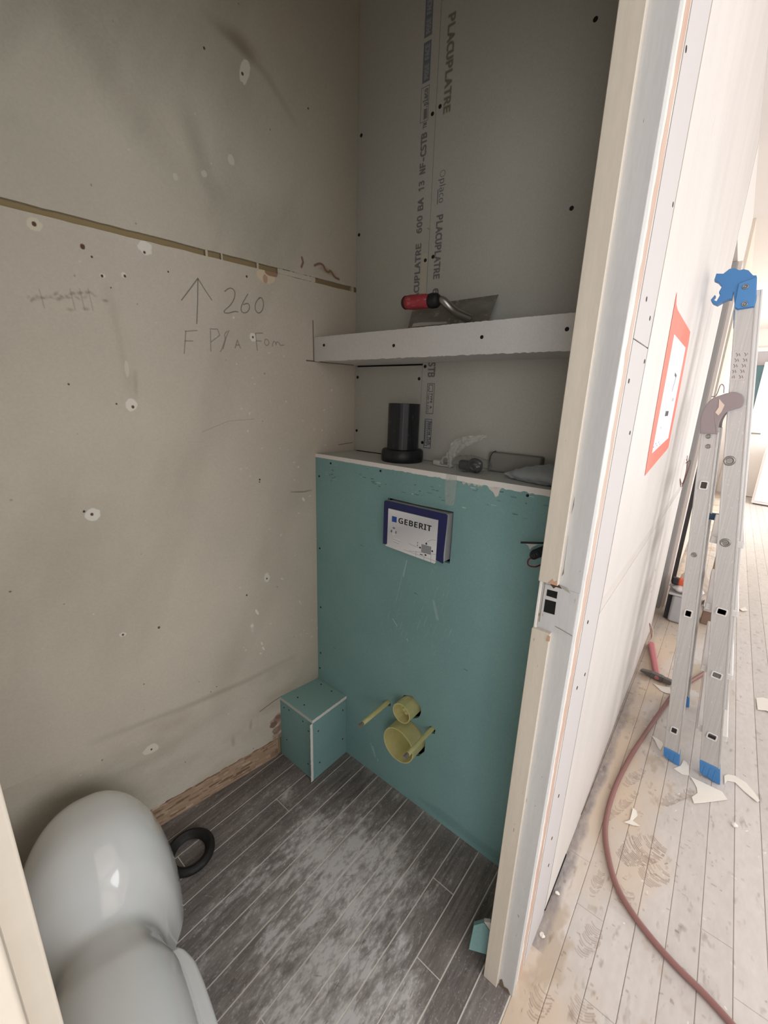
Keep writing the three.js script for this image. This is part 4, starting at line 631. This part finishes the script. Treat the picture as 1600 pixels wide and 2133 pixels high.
/* ------------------------------------------------------------------ toilet bowl, ring, offcut */
const toilet = group('toilet_bowl', 'glossy white ceramic toilet bowl lying on the floor behind the near door post', 'toilet');
{
  const ss = [0, 0.004, 0.012, 0.04, 0.09, 0.15, 0.22, 0.28, 0.325, 0.36, 0.40, 0.46, 0.64], bs = [0.0, 0.035, 0.062, 0.115, 0.154, 0.173, 0.176, 0.16, 0.132, 0.116, 0.122, 0.142, 0.152], ds = [0.14, 0.2, 0.245, 0.318, 0.362, 0.378, 0.374, 0.338, 0.293, 0.268, 0.272, 0.288, 0.29];
  const cub = (x, a) => { let k = 0; while (k < ss.length - 2 && x > ss[k + 1]) k++; const h = ss[k + 1] - ss[k], t = (x - ss[k]) / h, m = (i) => { if (i <= 0) return (a[1] - a[0]) / (ss[1] - ss[0]); if (i >= ss.length - 1) return (a[i] - a[i - 1]) / (ss[i] - ss[i - 1]); return (a[i + 1] - a[i - 1]) / (ss[i + 1] - ss[i - 1]); }; const t2 = t * t, t3 = t2 * t; return (2 * t3 - 3 * t2 + 1) * a[k] + (t3 - 2 * t2 + t) * h * m(k) + (-2 * t3 + 3 * t2) * a[k + 1] + (t3 - t2) * h * m(k + 1); };
  const NS = 130, NT = 72, pos = [], idx = [], hd = 12 * Math.PI / 180, ax = [Math.cos(hd), Math.sin(hd)], uu = [Math.sin(hd), -Math.cos(hd)];
  for (let i = 0; i <= NS; i++) { const s = 0.64 * Math.pow(i / NS, 1.6), b = Math.max(0, cub(s, bs)), d = cub(s, ds); for (let j = 0; j <= NT; j++) { const t = Math.PI * j / NT, c = Math.cos(t), w = Math.sin(t), u = b * Math.sign(c) * Math.pow(Math.abs(c), 0.8); pos.push(s * ax[0] + u * uu[0], d * Math.pow(w, 0.8), s * ax[1] + u * uu[1]); } }
  for (let i = 0; i < NS; i++) for (let j = 0; j < NT; j++) { const a = i * (NT + 1) + j, b = a + NT + 1; idx.push(a, b, a + 1, b, b + 1, a + 1); }
  const last = NS * (NT + 1), c0 = pos.length / 3; pos.push(0.64 * ax[0], 0.12, 0.64 * ax[1]); for (let j = 0; j < NT; j++) idx.push(last + j, c0, last + j + 1);
  let g = new THREE.BufferGeometry(); g.setAttribute('position', new THREE.Float32BufferAttribute(pos, 3)); g.setIndex(idx); g.computeVertexNormals();
  const ceramic = new THREE.MeshPhysicalMaterial({ color: '#f0f1f1', roughness: 0.16, clearcoat: 1, clearcoatRoughness: 0.03 });
  toilet.position.set(-0.078, 0, 0.79); part(toilet, 'bowl', g, ceramic);
  /* raised edges along the two sides of the mounting end */
  for (const e of [1, -1]) {
    const fl = [], fi = [], NP = 8, NL = 40;
    for (let k = 0; k <= NL; k++) { const s = 0.372 + 0.266 * k / NL, b = cub(s, bs), o = 0.017 * Math.min(1, k / 7), h = 0.07 + 0.06 * Math.min(1, k / 5); [[b - 0.03, 0], [b + o, 0], [b + o, h * 0.8], [b + o - 0.001, h * 0.9], [b + o - 0.004, h * 0.97], [b + o - 0.009, h], [b + o - 0.014, h * 0.99], [b - 0.03, h * 0.96]].forEach(([u, y]) => fl.push(s * ax[0] + e * u * uu[0], y, s * ax[1] + e * u * uu[1])); }
    for (let k = 0; k < NL; k++) for (let j = 0; j < NP - 1; j++) { const a = k * NP + j, b = a + NP; fi.push(a, b, a + 1, b, b + 1, a + 1); }
    const fg = new THREE.BufferGeometry(); fg.setAttribute('position', new THREE.Float32BufferAttribute(fl, 3)); fg.setIndex(fi); fg.computeVertexNormals(); part(toilet, 'flange', fg, ceramic);
  }
}
const ring = group('rubber_ring', 'black rubber sealing ring lying on the floor beside the toilet bowl', 'ring');
{
  const g = new THREE.LatheGeometry([[0.043, 0.004], [0.05, 0.0], [0.068, 0.0], [0.072, 0.004], [0.072, 0.014], [0.067, 0.02], [0.06, 0.022], [0.054, 0.016], [0.046, 0.012], [0.043, 0.004]].map(([a, b]) => new THREE.Vector2(a, b)), 56);
  ring.position.set(0.07, 0.0005, 0.592); part(ring, 'seal', toCreasedNormals(g, 0.8), std('#191716', 0.65));
}
const offcut = group('plasterboard_offcut', 'small green plasterboard offcut lying by the foot of the far door post', 'offcut');
{
  const g = extrude(shapeOf([[0, 0], [0.05, 0.004], [0.056, 0.05], [0.03, 0.075], [0.006, 0.06]]), 0.0125); uvPlane(g, 0, 1, 0, 0.92, 0, 1.18); g.rotateX(-0.35); g.rotateY(0.4); offcut.position.set(0.842, 0.0115, 0.235); part(offcut, 'board', g, M.green); part(offcut, 'broken_corner', extrude(shapeOf([[0.03, 0.077], [0.056, 0.052], [0.06, 0.066], [0.045, 0.08]]), 0.012).rotateX(-0.35).rotateY(0.4), M.plaster, 'white broken plaster corner');
}

/* ------------------------------------------------------------------ notice on the corridor wall */
const notice = group('notice', 'white printed sheet with a red taped border on the corridor wall', 'notice');
{
  const X = (z) => 0.966 + (z - 0.03) * 0.0077;
  const flat = (pts, x, th) => { const s = shapeOf(pts.map(([z, y]) => [-z, y])), g = extrude(s, th); g.rotateY(Math.PI / 2); const p = g.attributes.position; for (let i = 0; i < p.count; i++) p.setX(i, p.getX(i) + X(p.getZ(i)) + x); g.computeVertexNormals(); return g; };
  const sheet = canvasTex(512, 420, 1, 1, null, (ctx, w, h) => {
    ctx.fillStyle = '#f6f4f8'; ctx.fillRect(0, 0, w, h); ctx.fillStyle = ctx.strokeStyle = '#55525a';
    ctx.lineWidth = 12; ctx.beginPath(); ctx.moveTo(250, 118); ctx.lineTo(318, 124); ctx.lineTo(272, 186); ctx.stroke(); ctx.font = '24px sans-serif'; ctx.fillText('z r o', 396, 108); ctx.fillText('-', 356, 190); ctx.font = '18px sans-serif'; ctx.fillText('BATIMENT', 330, 222);
    ctx.fillRect(196, 262, 110, 20); ctx.fillRect(196, 222, 6, 50); ctx.font = '15px sans-serif'; ctx.fillText('8 . 3', 230, 306); ctx.fillText('travaux', 120, 330); for (let i = 0; i < 5; i++) ctx.fillRect(30 + i * 46, 392 - i % 2 * 10, 18, 5);
  });
  part(notice, 'red_border', flat([[-0.195, 1.622], [-0.222, 1.603], [-0.262, 1.598], [-0.64, 1.6], [-0.66, 1.57], [-0.69, 1.4], [-0.70, 1.25], [-0.655, 1.244], [-0.45, 1.226], [-0.262, 1.208], [-0.24, 1.3], [-0.215, 1.45]], 0.0006, 0.0006), std('#e88272', 0.75));
  const sg = flat([[-0.285, 1.548], [-0.59, 1.55], [-0.63, 1.285], [-0.31, 1.262]], 0.0013, 0.0004); part(notice, 'printed_sheet', uvPlane(sg, 2, 1, -0.29, -0.34, 1.26, 0.29), std('#ffffff', 0.7, { map: sheet }));
}

/* ------------------------------------------------------------------ ladder */
const ladder = group('ladder', 'aluminium folding ladder with blue feet and blue top hooks leaning to the corridor wall', 'ladder');
{
  const aluTex = canvasTex(128, 1024, 0.06, 1.8, (x, y) => { const n = fbm(x * 500, y * 4, 241, 3), f = fbm(x * 300, y * 120, 243, 3), d = Math.max(0, f - 0.74) * 3, r = 184 + (n - 0.5) * 22; return [r + 60 * d, r * 0.985 + 60 * d, r * 0.97 + 58 * d]; }, null, THREE.RepeatWrapping);
  const alu = std('#ffffff', 0.45, { metalness: 0.35, map: aluTex }), aluB = std('#d6d2d0', 0.4, { metalness: 0.3 }), blue = std('#3f78b0', 0.5), grey = std('#8f8586', 0.6), darkHole = std('#6b6461', 0.9);
  const ZN = -0.83, ZF = -1.29;
  /* point on a rail's centre line at height y */
  const AX = (y) => 1.3 - 0.1335 * y, BX = (y) => 1.176 - 0.0905 * y;
  function rail(fx, y0, y1, w0, w1, z0, z1, hollow) {                // side member with rolled edges
    const d = 0.004, s = shapeOf([[fx(y0) - w0 / 2, y0], [fx(y0) + w0 / 2, y0], [fx(y1) + w1 / 2, y1], [fx(y1) - w1 / 2, y1]]), g = extrude(s, z0 - z1, 0.002); g.translate(0, 0, z1); const out = [g];
    for (const e of [-1, 1]) { const q = shapeOf([[fx(y0) + e * w0 / 2 - 0.003, y0], [fx(y0) + e * w0 / 2 + 0.003, y0], [fx(y1) + e * w1 / 2 + 0.003, y1], [fx(y1) + e * w1 / 2 - 0.003, y1]]), k = extrude(q, z0 - z1 + 0.004, 0.0015); k.translate(0, 0, z1 - 0.002); out.push(k); }
    return uvPlane(merge(out), 0, 1, 1.0, 0.06, 0, 1.8);
  }
  part(ladder, 'stile', rail(AX, 0.06, 1.72, 0.056, 0.046, ZN, ZN - 0.024), alu); part(ladder, 'stile', rail(AX, 0.06, 1.72, 0.056, 0.046, ZF + 0.024, ZF), alu);
  part(ladder, 'stile', rail(BX, 0.045, 1.305, 0.047, 0.042, ZN, ZN - 0.024), alu); part(ladder, 'stile', rail(BX, 0.045, 1.305, 0.047, 0.042, ZF + 0.024, ZF), alu);
  /* sliding section behind the front one */
  const CX = (y) => AX(y) + 0.017; part(ladder, 'sliding_stile', rail(CX, 0.3, 1.74, 0.04, 0.036, ZN - 0.026, ZN - 0.046), aluB); part(ladder, 'sliding_stile', rail(CX, 0.3, 1.74, 0.04, 0.036, ZF + 0.046, ZF + 0.026), aluB);
  /* treads and the rolled square ends of their tubes */
  const ring = (w, h) => { const s = new THREE.Shape(), r = 0.006; const rr2 = (sh, a, b, q) => { sh.moveTo(-a + q, -b); sh.lineTo(a - q, -b); sh.quadraticCurveTo(a, -b, a, -b + q); sh.lineTo(a, b - q); sh.quadraticCurveTo(a, b, a - q, b); sh.lineTo(-a + q, b); sh.quadraticCurveTo(-a, b, -a, b - q); sh.lineTo(-a, -b + q); sh.quadraticCurveTo(-a, -b, -a + q, -b); }; rr2(s, w, h, r); const hp = new THREE.Path(); rr2(hp, w * 0.72, h * 0.72, r * 0.7); s.holes.push(hp); return extrude(s, 0.004, 0.001); };
  const treadY = [0.187, 0.438, 0.684, 0.934];
  for (const y of treadY) {
    const t = rbox(-0.047, 0.047, -0.012, 0.01, ZF, ZN - 0.02, 0.004), lip = rbox(-0.047, 0.047, -0.015, -0.009, ZF, ZN - 0.02, 0.002); const g = merge([t, lip]); g.translate(AX(y) - 0.001, y, 0); part(ladder, 'tread', g, aluB);
    if (y < 0.9) { const e = ring(0.0165, 0.0135); e.rotateZ(-0.35 + 0.28); e.translate(AX(y), y, ZN + 0.001); part(ladder, 'tube_end', e, aluB); const h = box(-0.0115, 0.0115, -0.0095, 0.0095, ZN, ZN + 0.002); h.translate(AX(y), y, 0); part(ladder, 'tube_mouth', h, darkHole); }
  }
  for (const y of [0.146, 0.643, 1.122, 0.39, 0.88]) {
    const g = rbox(-0.014, 0.014, -0.014, 0.014, ZF, ZN - 0.01, 0.004); g.translate(BX(y), y, 0); part(ladder, 'rung', g, aluB);
    if ([0.146, 0.643, 1.122].includes(y)) { const e = ring(0.0125, 0.0155); e.translate(BX(y), y, ZN + 0.001); part(ladder, 'tube_end', e, aluB); const h = box(-0.008, 0.008, -0.011, 0.011, ZN, ZN + 0.002); h.translate(BX(y), y, 0); part(ladder, 'tube_mouth', h, darkHole); }
  }
  const rivet = (x, y, r, z = ZN) => { const g = merge([new THREE.TorusGeometry(r, r * 0.32, 8, 24).translate(x, y, z + 0.002), new THREE.CylinderGeometry(r * 0.55, r * 0.55, 0.003, 16).rotateX(Math.PI / 2).translate(x, y, z + 0.002)]); part(ladder, 'rivet', g, M.metal); };
  rivet(1.17, 0.934, 0.0115); rivet(1.127, 1.213, 0.0125); rivet(1.094, 0.869, 0.007); rivet(1.056, 1.288, 0.006); rivet(1.062, 1.255, 0.006);
  const hinge = [[1.032, 1.296], [1.024, 1.349], [1.03, 1.388], [1.044, 1.412], [1.062, 1.422], [1.079, 1.43], [1.1, 1.433], [1.119, 1.424], [1.128, 1.406], [1.124, 1.388], [1.107, 1.379], [1.09, 1.37], [1.081, 1.353], [1.077, 1.33], [1.079, 1.299]];
  for (const z of [ZN + 0.003, ZF - 0.015]) { const s = new THREE.Shape(); s.moveTo(...hinge[0]); s.splineThru(hinge.slice(1).map((q) => new THREE.Vector2(...q))); s.closePath(); const g = extrude(s, 0.016, 0.003, 40); g.translate(0, 0, z - 0.003); part(ladder, 'hinge', g, grey); }
  part(ladder, 'plaster_splash', extrude(shapeOf([[1.062, 1.412], [1.072, 1.4], [1.08, 1.392], [1.076, 1.37], [1.07, 1.358], [1.06, 1.368], [1.066, 1.385]]), 0.0012).translate(0, 0, ZN + 0.0192), std('#d8c6b8', 0.9));
  part(ladder, 'cord_loop', new THREE.TubeGeometry(new THREE.CatmullRomCurve3([[1.07, 1.43, ZN + 0.005], [1.066, 1.452, ZN + 0.004], [1.058, 1.458, ZN], [1.05, 1.42, ZN - 0.004], [1.04, 1.418, ZN]].map((q) => new THREE.Vector3(...q))), 18, 0.0016, 6), grey);
  const hook = [[0.981, 1.795], [0.999, 1.792], [1.012, 1.804], [1.025, 1.804], [1.038, 1.796], [1.047, 1.798], [1.06, 1.793], [1.074, 1.777], [1.082, 1.776], [1.085, 1.769], [1.096, 1.705], [1.095, 1.685], [1.055, 1.681], [1.048, 1.687], [1.035, 1.737], [1.036, 1.716], [1.027, 1.716], [1.012, 1.709], [1.001, 1.702], [0.988, 1.709], [0.981, 1.719], [0.989, 1.732], [0.992, 1.729], [0.986, 1.719], [0.997, 1.713], [1.003, 1.732], [0.998, 1.74], [1.003, 1.756], [0.99, 1.771], [0.979, 1.777]];
  { const g = extrude(shapeOf(hook), 0.034, 0.0012); g.translate(0, 0, ZN - 0.03); part(ladder, 'top_hook', g, blue); const g2 = extrude(shapeOf(hook.slice(4, 14).concat([[1.04, 1.69], [1.03, 1.75]])), 0.034, 0.0012); g2.translate(0, 0, ZF); part(ladder, 'top_hook', g2, blue); }
  const plate = extrude(shapeOf([[1.044, 1.757], [1.083, 1.77], [1.094, 1.706], [1.093, 1.687], [1.056, 1.684], [1.046, 1.69]]), 0.004, 0.0015); plate.translate(0, 0, ZN + 0.004); part(ladder, 'hook_plate', plate, std('#447fb8', 0.45)); rivet(1.062, 1.746, 0.006, ZN + 0.008); rivet(1.07, 1.696, 0.006, ZN + 0.008);
  /* feet */
  const foot = (fx, y1, w, z0, z1) => { const s = shapeOf([[fx(0) - w / 2 - 0.002, 0.016], [fx(0) + w / 2 - 0.004, 0.001], [fx(0) + w / 2 + 0.006, 0.003], [fx(y1) + w / 2 + 0.003, y1], [fx(y1) - w / 2 - 0.003, y1 + 0.004]]), g = extrude(s, z0 - z1, 0.002); g.translate(0, 0, z1); const ribs = [g]; for (let i = -1; i <= 1; i++) ribs.push(box(fx(0.025) + i * w * 0.28 - 0.003, fx(0.025) + i * w * 0.28 + 0.003, 0.012, y1 - 0.012, z0, z0 + 0.003)); return merge(ribs); };
  for (const [a, b] of [[ZN + 0.004, ZN - 0.03], [ZF + 0.03, ZF - 0.004]]) { part(ladder, 'foot', foot(AX, 0.066, 0.058, a, b), blue); part(ladder, 'foot', foot(BX, 0.052, 0.048, a, b), blue); }
  const lab = canvasTex(96, 192, 1, 1, null, (ctx, w, h) => { ctx.fillStyle = '#bdb9b6'; ctx.fillRect(0, 0, w, h); ctx.strokeStyle = '#6d686c'; for (let c = 0; c < 2; c++) for (let k = 0; k < 5; k++) { ctx.lineWidth = 4; ctx.beginPath(); const x = 16 + c * 44, y = 14 + k * 36; ctx.moveTo(x, y); ctx.lineTo(x + 12, y + 14); ctx.lineTo(x + 6, y + 22); ctx.moveTo(x + 16, y + 2); ctx.lineTo(x + 24, y + 20); ctx.stroke(); } });
  const lg = extrude(shapeOf([[1.053, 1.47], [1.097, 1.47], [1.085, 1.56], [1.041, 1.56]]), 0.0006); lg.scale(0.8, 1, 1); lg.translate(0.238, 0.0, ZN + 0.0026); part(ladder, 'warning_sticker', uvPlane(lg, 0, 1, 1.07, 0.045, 1.47, 0.09), std('#ffffff', 0.6, { map: lab }));
  part(ladder, 'spreader', rbox(1.09, 1.21, 0.915, 0.945, -1.28, -1.262, 0.004), std('#33506b', 0.5), 'dark blue spreader bar between the rear rails');
}

/* ------------------------------------------------------------------ on the corridor floor */
const hammer = group('hammer', 'dusty hammer with a red handle lying by the foot of the corridor wall', 'hammer');
{
  hammer.position.set(1.055, 0, -1.405); const yaw = 0.26;
  const hd = merge([rbox(-0.028, 0.028, 0.004, 0.034, -0.014, 0.014, 0.004), rbox(0.026, 0.066, 0.006, 0.032, -0.013, 0.013, 0.005)]), pk = extrude(shapeOf([[-0.027, 0.006], [-0.027, 0.032], [-0.072, 0.022], [-0.078, 0.016], [-0.07, 0.012]]), 0.022, 0.002); pk.translate(0, 0, -0.011);
  const head = merge([hd, pk]); head.rotateY(-0.16); part(hammer, 'head', head, std('#74706d', 0.6, { metalness: 0.5 }));
  const hl = rbox(-0.0135, 0.0135, 0.006, 0.03, -0.36, 0.018, 0.009, 3); const p = hl.attributes.position; for (let i = 0; i < p.count; i++) { const t = Math.min(1, Math.max(0, -p.getZ(i) / 0.36)); p.setX(i, p.getX(i) * (1 + 0.25 * t)); } hl.computeVertexNormals(); hl.rotateY(yaw - 0.05); part(hammer, 'handle', hl, std('#bd7378', 0.6));
}
const hose = group('hose', 'reddish brown hose curving across the painted corridor floor', 'hose');
part(hose, 'tube', new THREE.TubeGeometry(new THREE.CatmullRomCurve3([[1.35, -2.05], [1.308, -1.86], [1.255, -1.664], [1.19, -1.48], [1.136, -1.31], [1.117, -1.2], [1.07, -0.899], [1.044, -0.703], [1.031, -0.536], [1.033, -0.404], [1.044, -0.326], [1.07, -0.249], [1.108, -0.176], [1.155, -0.13], [1.218, -0.092], [1.268, -0.071], [1.328, -0.053], [1.4, -0.02], [1.6, 0.1]].map(([x, z]) => new THREE.Vector3(x, 0.0088, z))), 160, 0.0082, 12), std('#8e6560', 0.5));
const paperMat = std('#eae4da', 0.85);
function scrap(label, pts, lift, seed) {
  const t = group('paint_flake', label, 'flake'), s = shapeOf(pts.map(([x, z]) => [x, -z])), g = extrude(s, 0.0014); g.rotateX(-Math.PI / 2);
  const p = g.attributes.position, cx = pts.reduce((a, q) => a + q[0], 0) / pts.length, cz = pts.reduce((a, q) => a + q[1], 0) / pts.length;
  for (let i = 0; i < p.count; i++) p.setY(i, p.getY(i) + 0.0004 + lift * Math.min(1, Math.hypot(p.getX(i) - cx, p.getZ(i) - cz) / 0.09) * fbm(p.getX(i) * 18, p.getZ(i) * 18, seed, 2));
  g.computeVertexNormals(); part(t, 'flake', g, paperMat);
}
scrap('broad torn paint flake in front of the larger ladder foot', [[1.244, -0.792], [1.256, -0.775], [1.268, -0.75], [1.271, -0.725], [1.256, -0.689], [1.264, -0.663], [1.29, -0.69], [1.358, -0.765], [1.342, -0.793], [1.322, -0.793], [1.285, -0.795]], 0.004, 251);
scrap('long curved paint flake to the right of the larger ladder foot', [[1.346, -0.887], [1.356, -0.904], [1.377, -0.915], [1.411, -0.905], [1.434, -0.874], [1.449, -0.836], [1.442, -0.823], [1.406, -0.85], [1.378, -0.879], [1.356, -0.868], [1.348, -0.84]], 0.006, 253);
scrap('narrow paint flake left of the smaller ladder foot', [[1.096, -0.932], [1.111, -0.914], [1.126, -0.879], [1.136, -0.866], [1.142, -0.907], [1.138, -0.921], [1.119, -0.931]], 0.008, 255);
scrap('ragged paint flake between the two nearest ladder feet', [[1.19, -0.795], [1.206, -0.79], [1.218, -0.786], [1.24, -0.798], [1.236, -0.85], [1.226, -0.866], [1.216, -0.87], [1.21, -0.83]], 0.004, 257);
scrap('small folded paint flake lying by the hose', [[1.085, -0.415], [1.098, -0.438], [1.098, -0.495], [1.109, -0.492], [1.116, -0.475], [1.106, -0.444], [1.129, -0.437], [1.112, -0.425]], 0.014, 259);
scrap('paint flake lying under the edge of the hammer head', [[1.046, -1.353], [1.083, -1.357], [1.118, -1.372], [1.129, -1.316], [1.109, -1.308], [1.087, -1.311]], 0.006, 261);
scrap('white paint flake at the right edge beyond the ladder feet', [[1.457, -1.571], [1.48, -1.592], [1.52, -1.6], [1.515, -1.47], [1.49, -1.482], [1.46, -1.463]], 0.012, 263);
scrap('far white paint flake right of the ladder treads', [[1.394, -2.739], [1.41, -2.79], [1.426, -2.807], [1.441, -2.755], [1.409, -2.697]], 0.02, 265);
function crumb(label, x, z, r, seed) { const t = group('plaster_crumb', label, 'crumb'); const g = crumple(new THREE.IcosahedronGeometry(r, 3).scale(1.3, 0.7, 1), r * 0.8, 0.9 / r, seed); g.computeBoundingBox(); t.position.set(x, 0, z); g.translate(0, -g.boundingBox.min.y, 0); part(t, 'crumb', g, paperMat); }
crumb('white plaster crumb on a dark board joint near the right edge', 1.378, -0.655, 0.008, 271); crumb('plaster crumb beside the slot at the wall foot', 0.978, -0.045, 0.005, 272); crumb('plaster crumb at the foot of the stripped door edge', 0.98, 0.085, 0.0055, 273);
{
  const t = group('wall_wire', 'bare reddish wires poking out of the corridor wall foot above the hammer', 'wire');
  [[0.0, 0.03], [0.01, 0.045], [-0.012, 0.02]].forEach(([a, b], i) => part(t, 'wire', new THREE.TubeGeometry(new THREE.CatmullRomCurve3([[0.952, 0.16, -1.72], [0.962 + b * 0.3, 0.13 + a, -1.7], [0.975 + b * 0.2, 0.085 + a, -1.69 + a], [0.97, 0.03 + b * 0.3, -1.68]].map((q) => new THREE.Vector3(...q))), 16, 0.0016, 6), std(['#b06a5c', '#d8c9bd', '#8a5a50'][i], 0.6)));
  const u = group('wall_wire', 'loose wire ends at mid height on the far end of the corridor wall', 'wire');
  [0, 1, 2].forEach((i) => part(u, 'wire', new THREE.TubeGeometry(new THREE.CatmullRomCurve3([[0.953, 1.03, -1.62], [0.966, 1.0 - i * 0.01, -1.63], [0.97 + i * 0.004, 1.06 + i * 0.03, -1.66], [0.958, 1.14 - i * 0.02, -1.7]].map((q) => new THREE.Vector3(...q))), 16, 0.0016, 6), std(['#7c4a40', '#9a6a5a', '#5c4a44'][i], 0.6)));
}
/* tool pile beyond the end of the corridor wall */
const can = group('canister', 'grey plastic canister with a dark strap on the floor behind the ladder', 'canister');
part(can, 'body', rbox(1.045, 1.19, 0.002, 0.19, -2.42, -2.28, 0.018, 3), std('#b8b8ba', 0.5)); part(can, 'strap', rbox(1.02, 1.046, 0.002, 0.2, -2.37, -2.32, 0.006), std('#3f3d45', 0.7)); part(can, 'lid', rbox(1.02, 1.19, 0.19, 0.205, -2.425, -2.275, 0.006), std('#c9c5c4', 0.5));
const drill = group('cordless_tool', 'orange and black power tool lying on the grey canister', 'power tool');
part(drill, 'body', rbox(1.075, 1.19, 0.25, 0.298, -2.36, -2.31, 0.014, 3), std('#e2653f', 0.5)); part(drill, 'grip', rbox(1.042, 1.085, 0.25, 0.296, -2.358, -2.312, 0.012, 3), std('#2c2a2e', 0.6));
const sack = group('plastic_sack', 'crumpled white plastic sack draped on the canister under the orange tool', 'sack');
{ const g = crumple(new THREE.SphereGeometry(1, 40, 26).scale(0.095, 0.018, 0.07), 0.02, 26, 281); g.computeBoundingBox(); g.translate(1.11, 0.2065 - g.boundingBox.min.y, -2.345); part(sack, 'film', g, std('#d9d2d0', 0.5)); }
const sack2 = group('crumpled_bag', 'beige crumpled bag heaped behind the orange tool', 'bag');
{ const g = crumple(new THREE.SphereGeometry(1, 40, 26).scale(0.1, 0.16, 0.05), 0.05, 18, 283); g.computeBoundingBox(); g.translate(1.12, 0.002 - g.boundingBox.min.y, -2.53); part(sack2, 'film', g, std('#d8c9bc', 0.7)); }
for (const [o, dx] of [[can, -0.03], [drill, -0.05], [sack, -0.03], [sack2, -0.01]]) o.position.set(dx, 0, 0.1);
const woodBlock = group('wood_block', 'rough brown wooden block under a shallow tray, seen between the ladder stiles', 'block');
part(woodBlock, 'block', rbox(1.19, 1.34, 0.001, 0.1, -2.4, -2.3, 0.004), std('#8d7263', 0.9)); 
const tray = group('tray', 'shallow grey tray resting on the wooden block behind the ladder', 'tray');
part(tray, 'dish', merge([rbox(1.185, 1.35, 0.101, 0.107, -2.42, -2.28, 0.003), rbox(1.185, 1.191, 0.101, 0.13, -2.42, -2.28, 0.002), rbox(1.185, 1.35, 0.101, 0.13, -2.286, -2.28, 0.002)]), std('#b5afac', 0.6));
const roll = group('lining_roll', 'upright cream roll standing behind the wooden block', 'roll');
part(roll, 'roll', new THREE.LatheGeometry([[0.012, 0.002], [0.05, 0.002], [0.051, 0.01], [0.051, 0.44], [0.049, 0.445], [0.012, 0.445], [0.012, 0.002]].map(([a, b]) => new THREE.Vector2(a, b)), 32).translate(1.24, 0, -2.62), std('#d8bf9c', 0.8));
const leaf = group('door_leaf', 'white door leaf standing open at the bright far end of the corridor', 'door');
part(leaf, 'panel', box(0, 0.85, 0.01, 2.1, -0.02, 0.02), std('#e9e4e2', 0.5)); part(leaf, 'handle', merge([cyl(0.01, 0.01, 0.05, 12).rotateX(Math.PI / 2).translate(0.06, 1.02, 0.045), rbox(0.05, 0.17, 1.01, 1.03, 0.065, 0.08, 0.006)]), M.metal);
leaf.position.set(1.3, 0, -8.05); leaf.rotation.y = -0.1;
const appliance = group('low_cabinet', 'white low cabinet standing at the far end of the corridor', 'cabinet');
part(appliance, 'body', rbox(0, 0.6, 0.02, 0.85, -0.55, 0, 0.008), std('#e4e0e2', 0.35)); part(appliance, 'door_panel', rbox(0.03, 0.57, 0.06, 0.8, 0, 0.015, 0.005), std('#ece8ea', 0.3)); part(appliance, 'plinth', box(0.02, 0.58, 0, 0.05, -0.5, -0.02), std('#55504e', 0.8));
appliance.position.set(1.53, 0, -7.35); appliance.rotation.y = -0.3;

scene.traverse((o) => { if (o.isMesh) { o.castShadow = true; o.receiveShadow = true; } });
renderer.render(scene, camera);
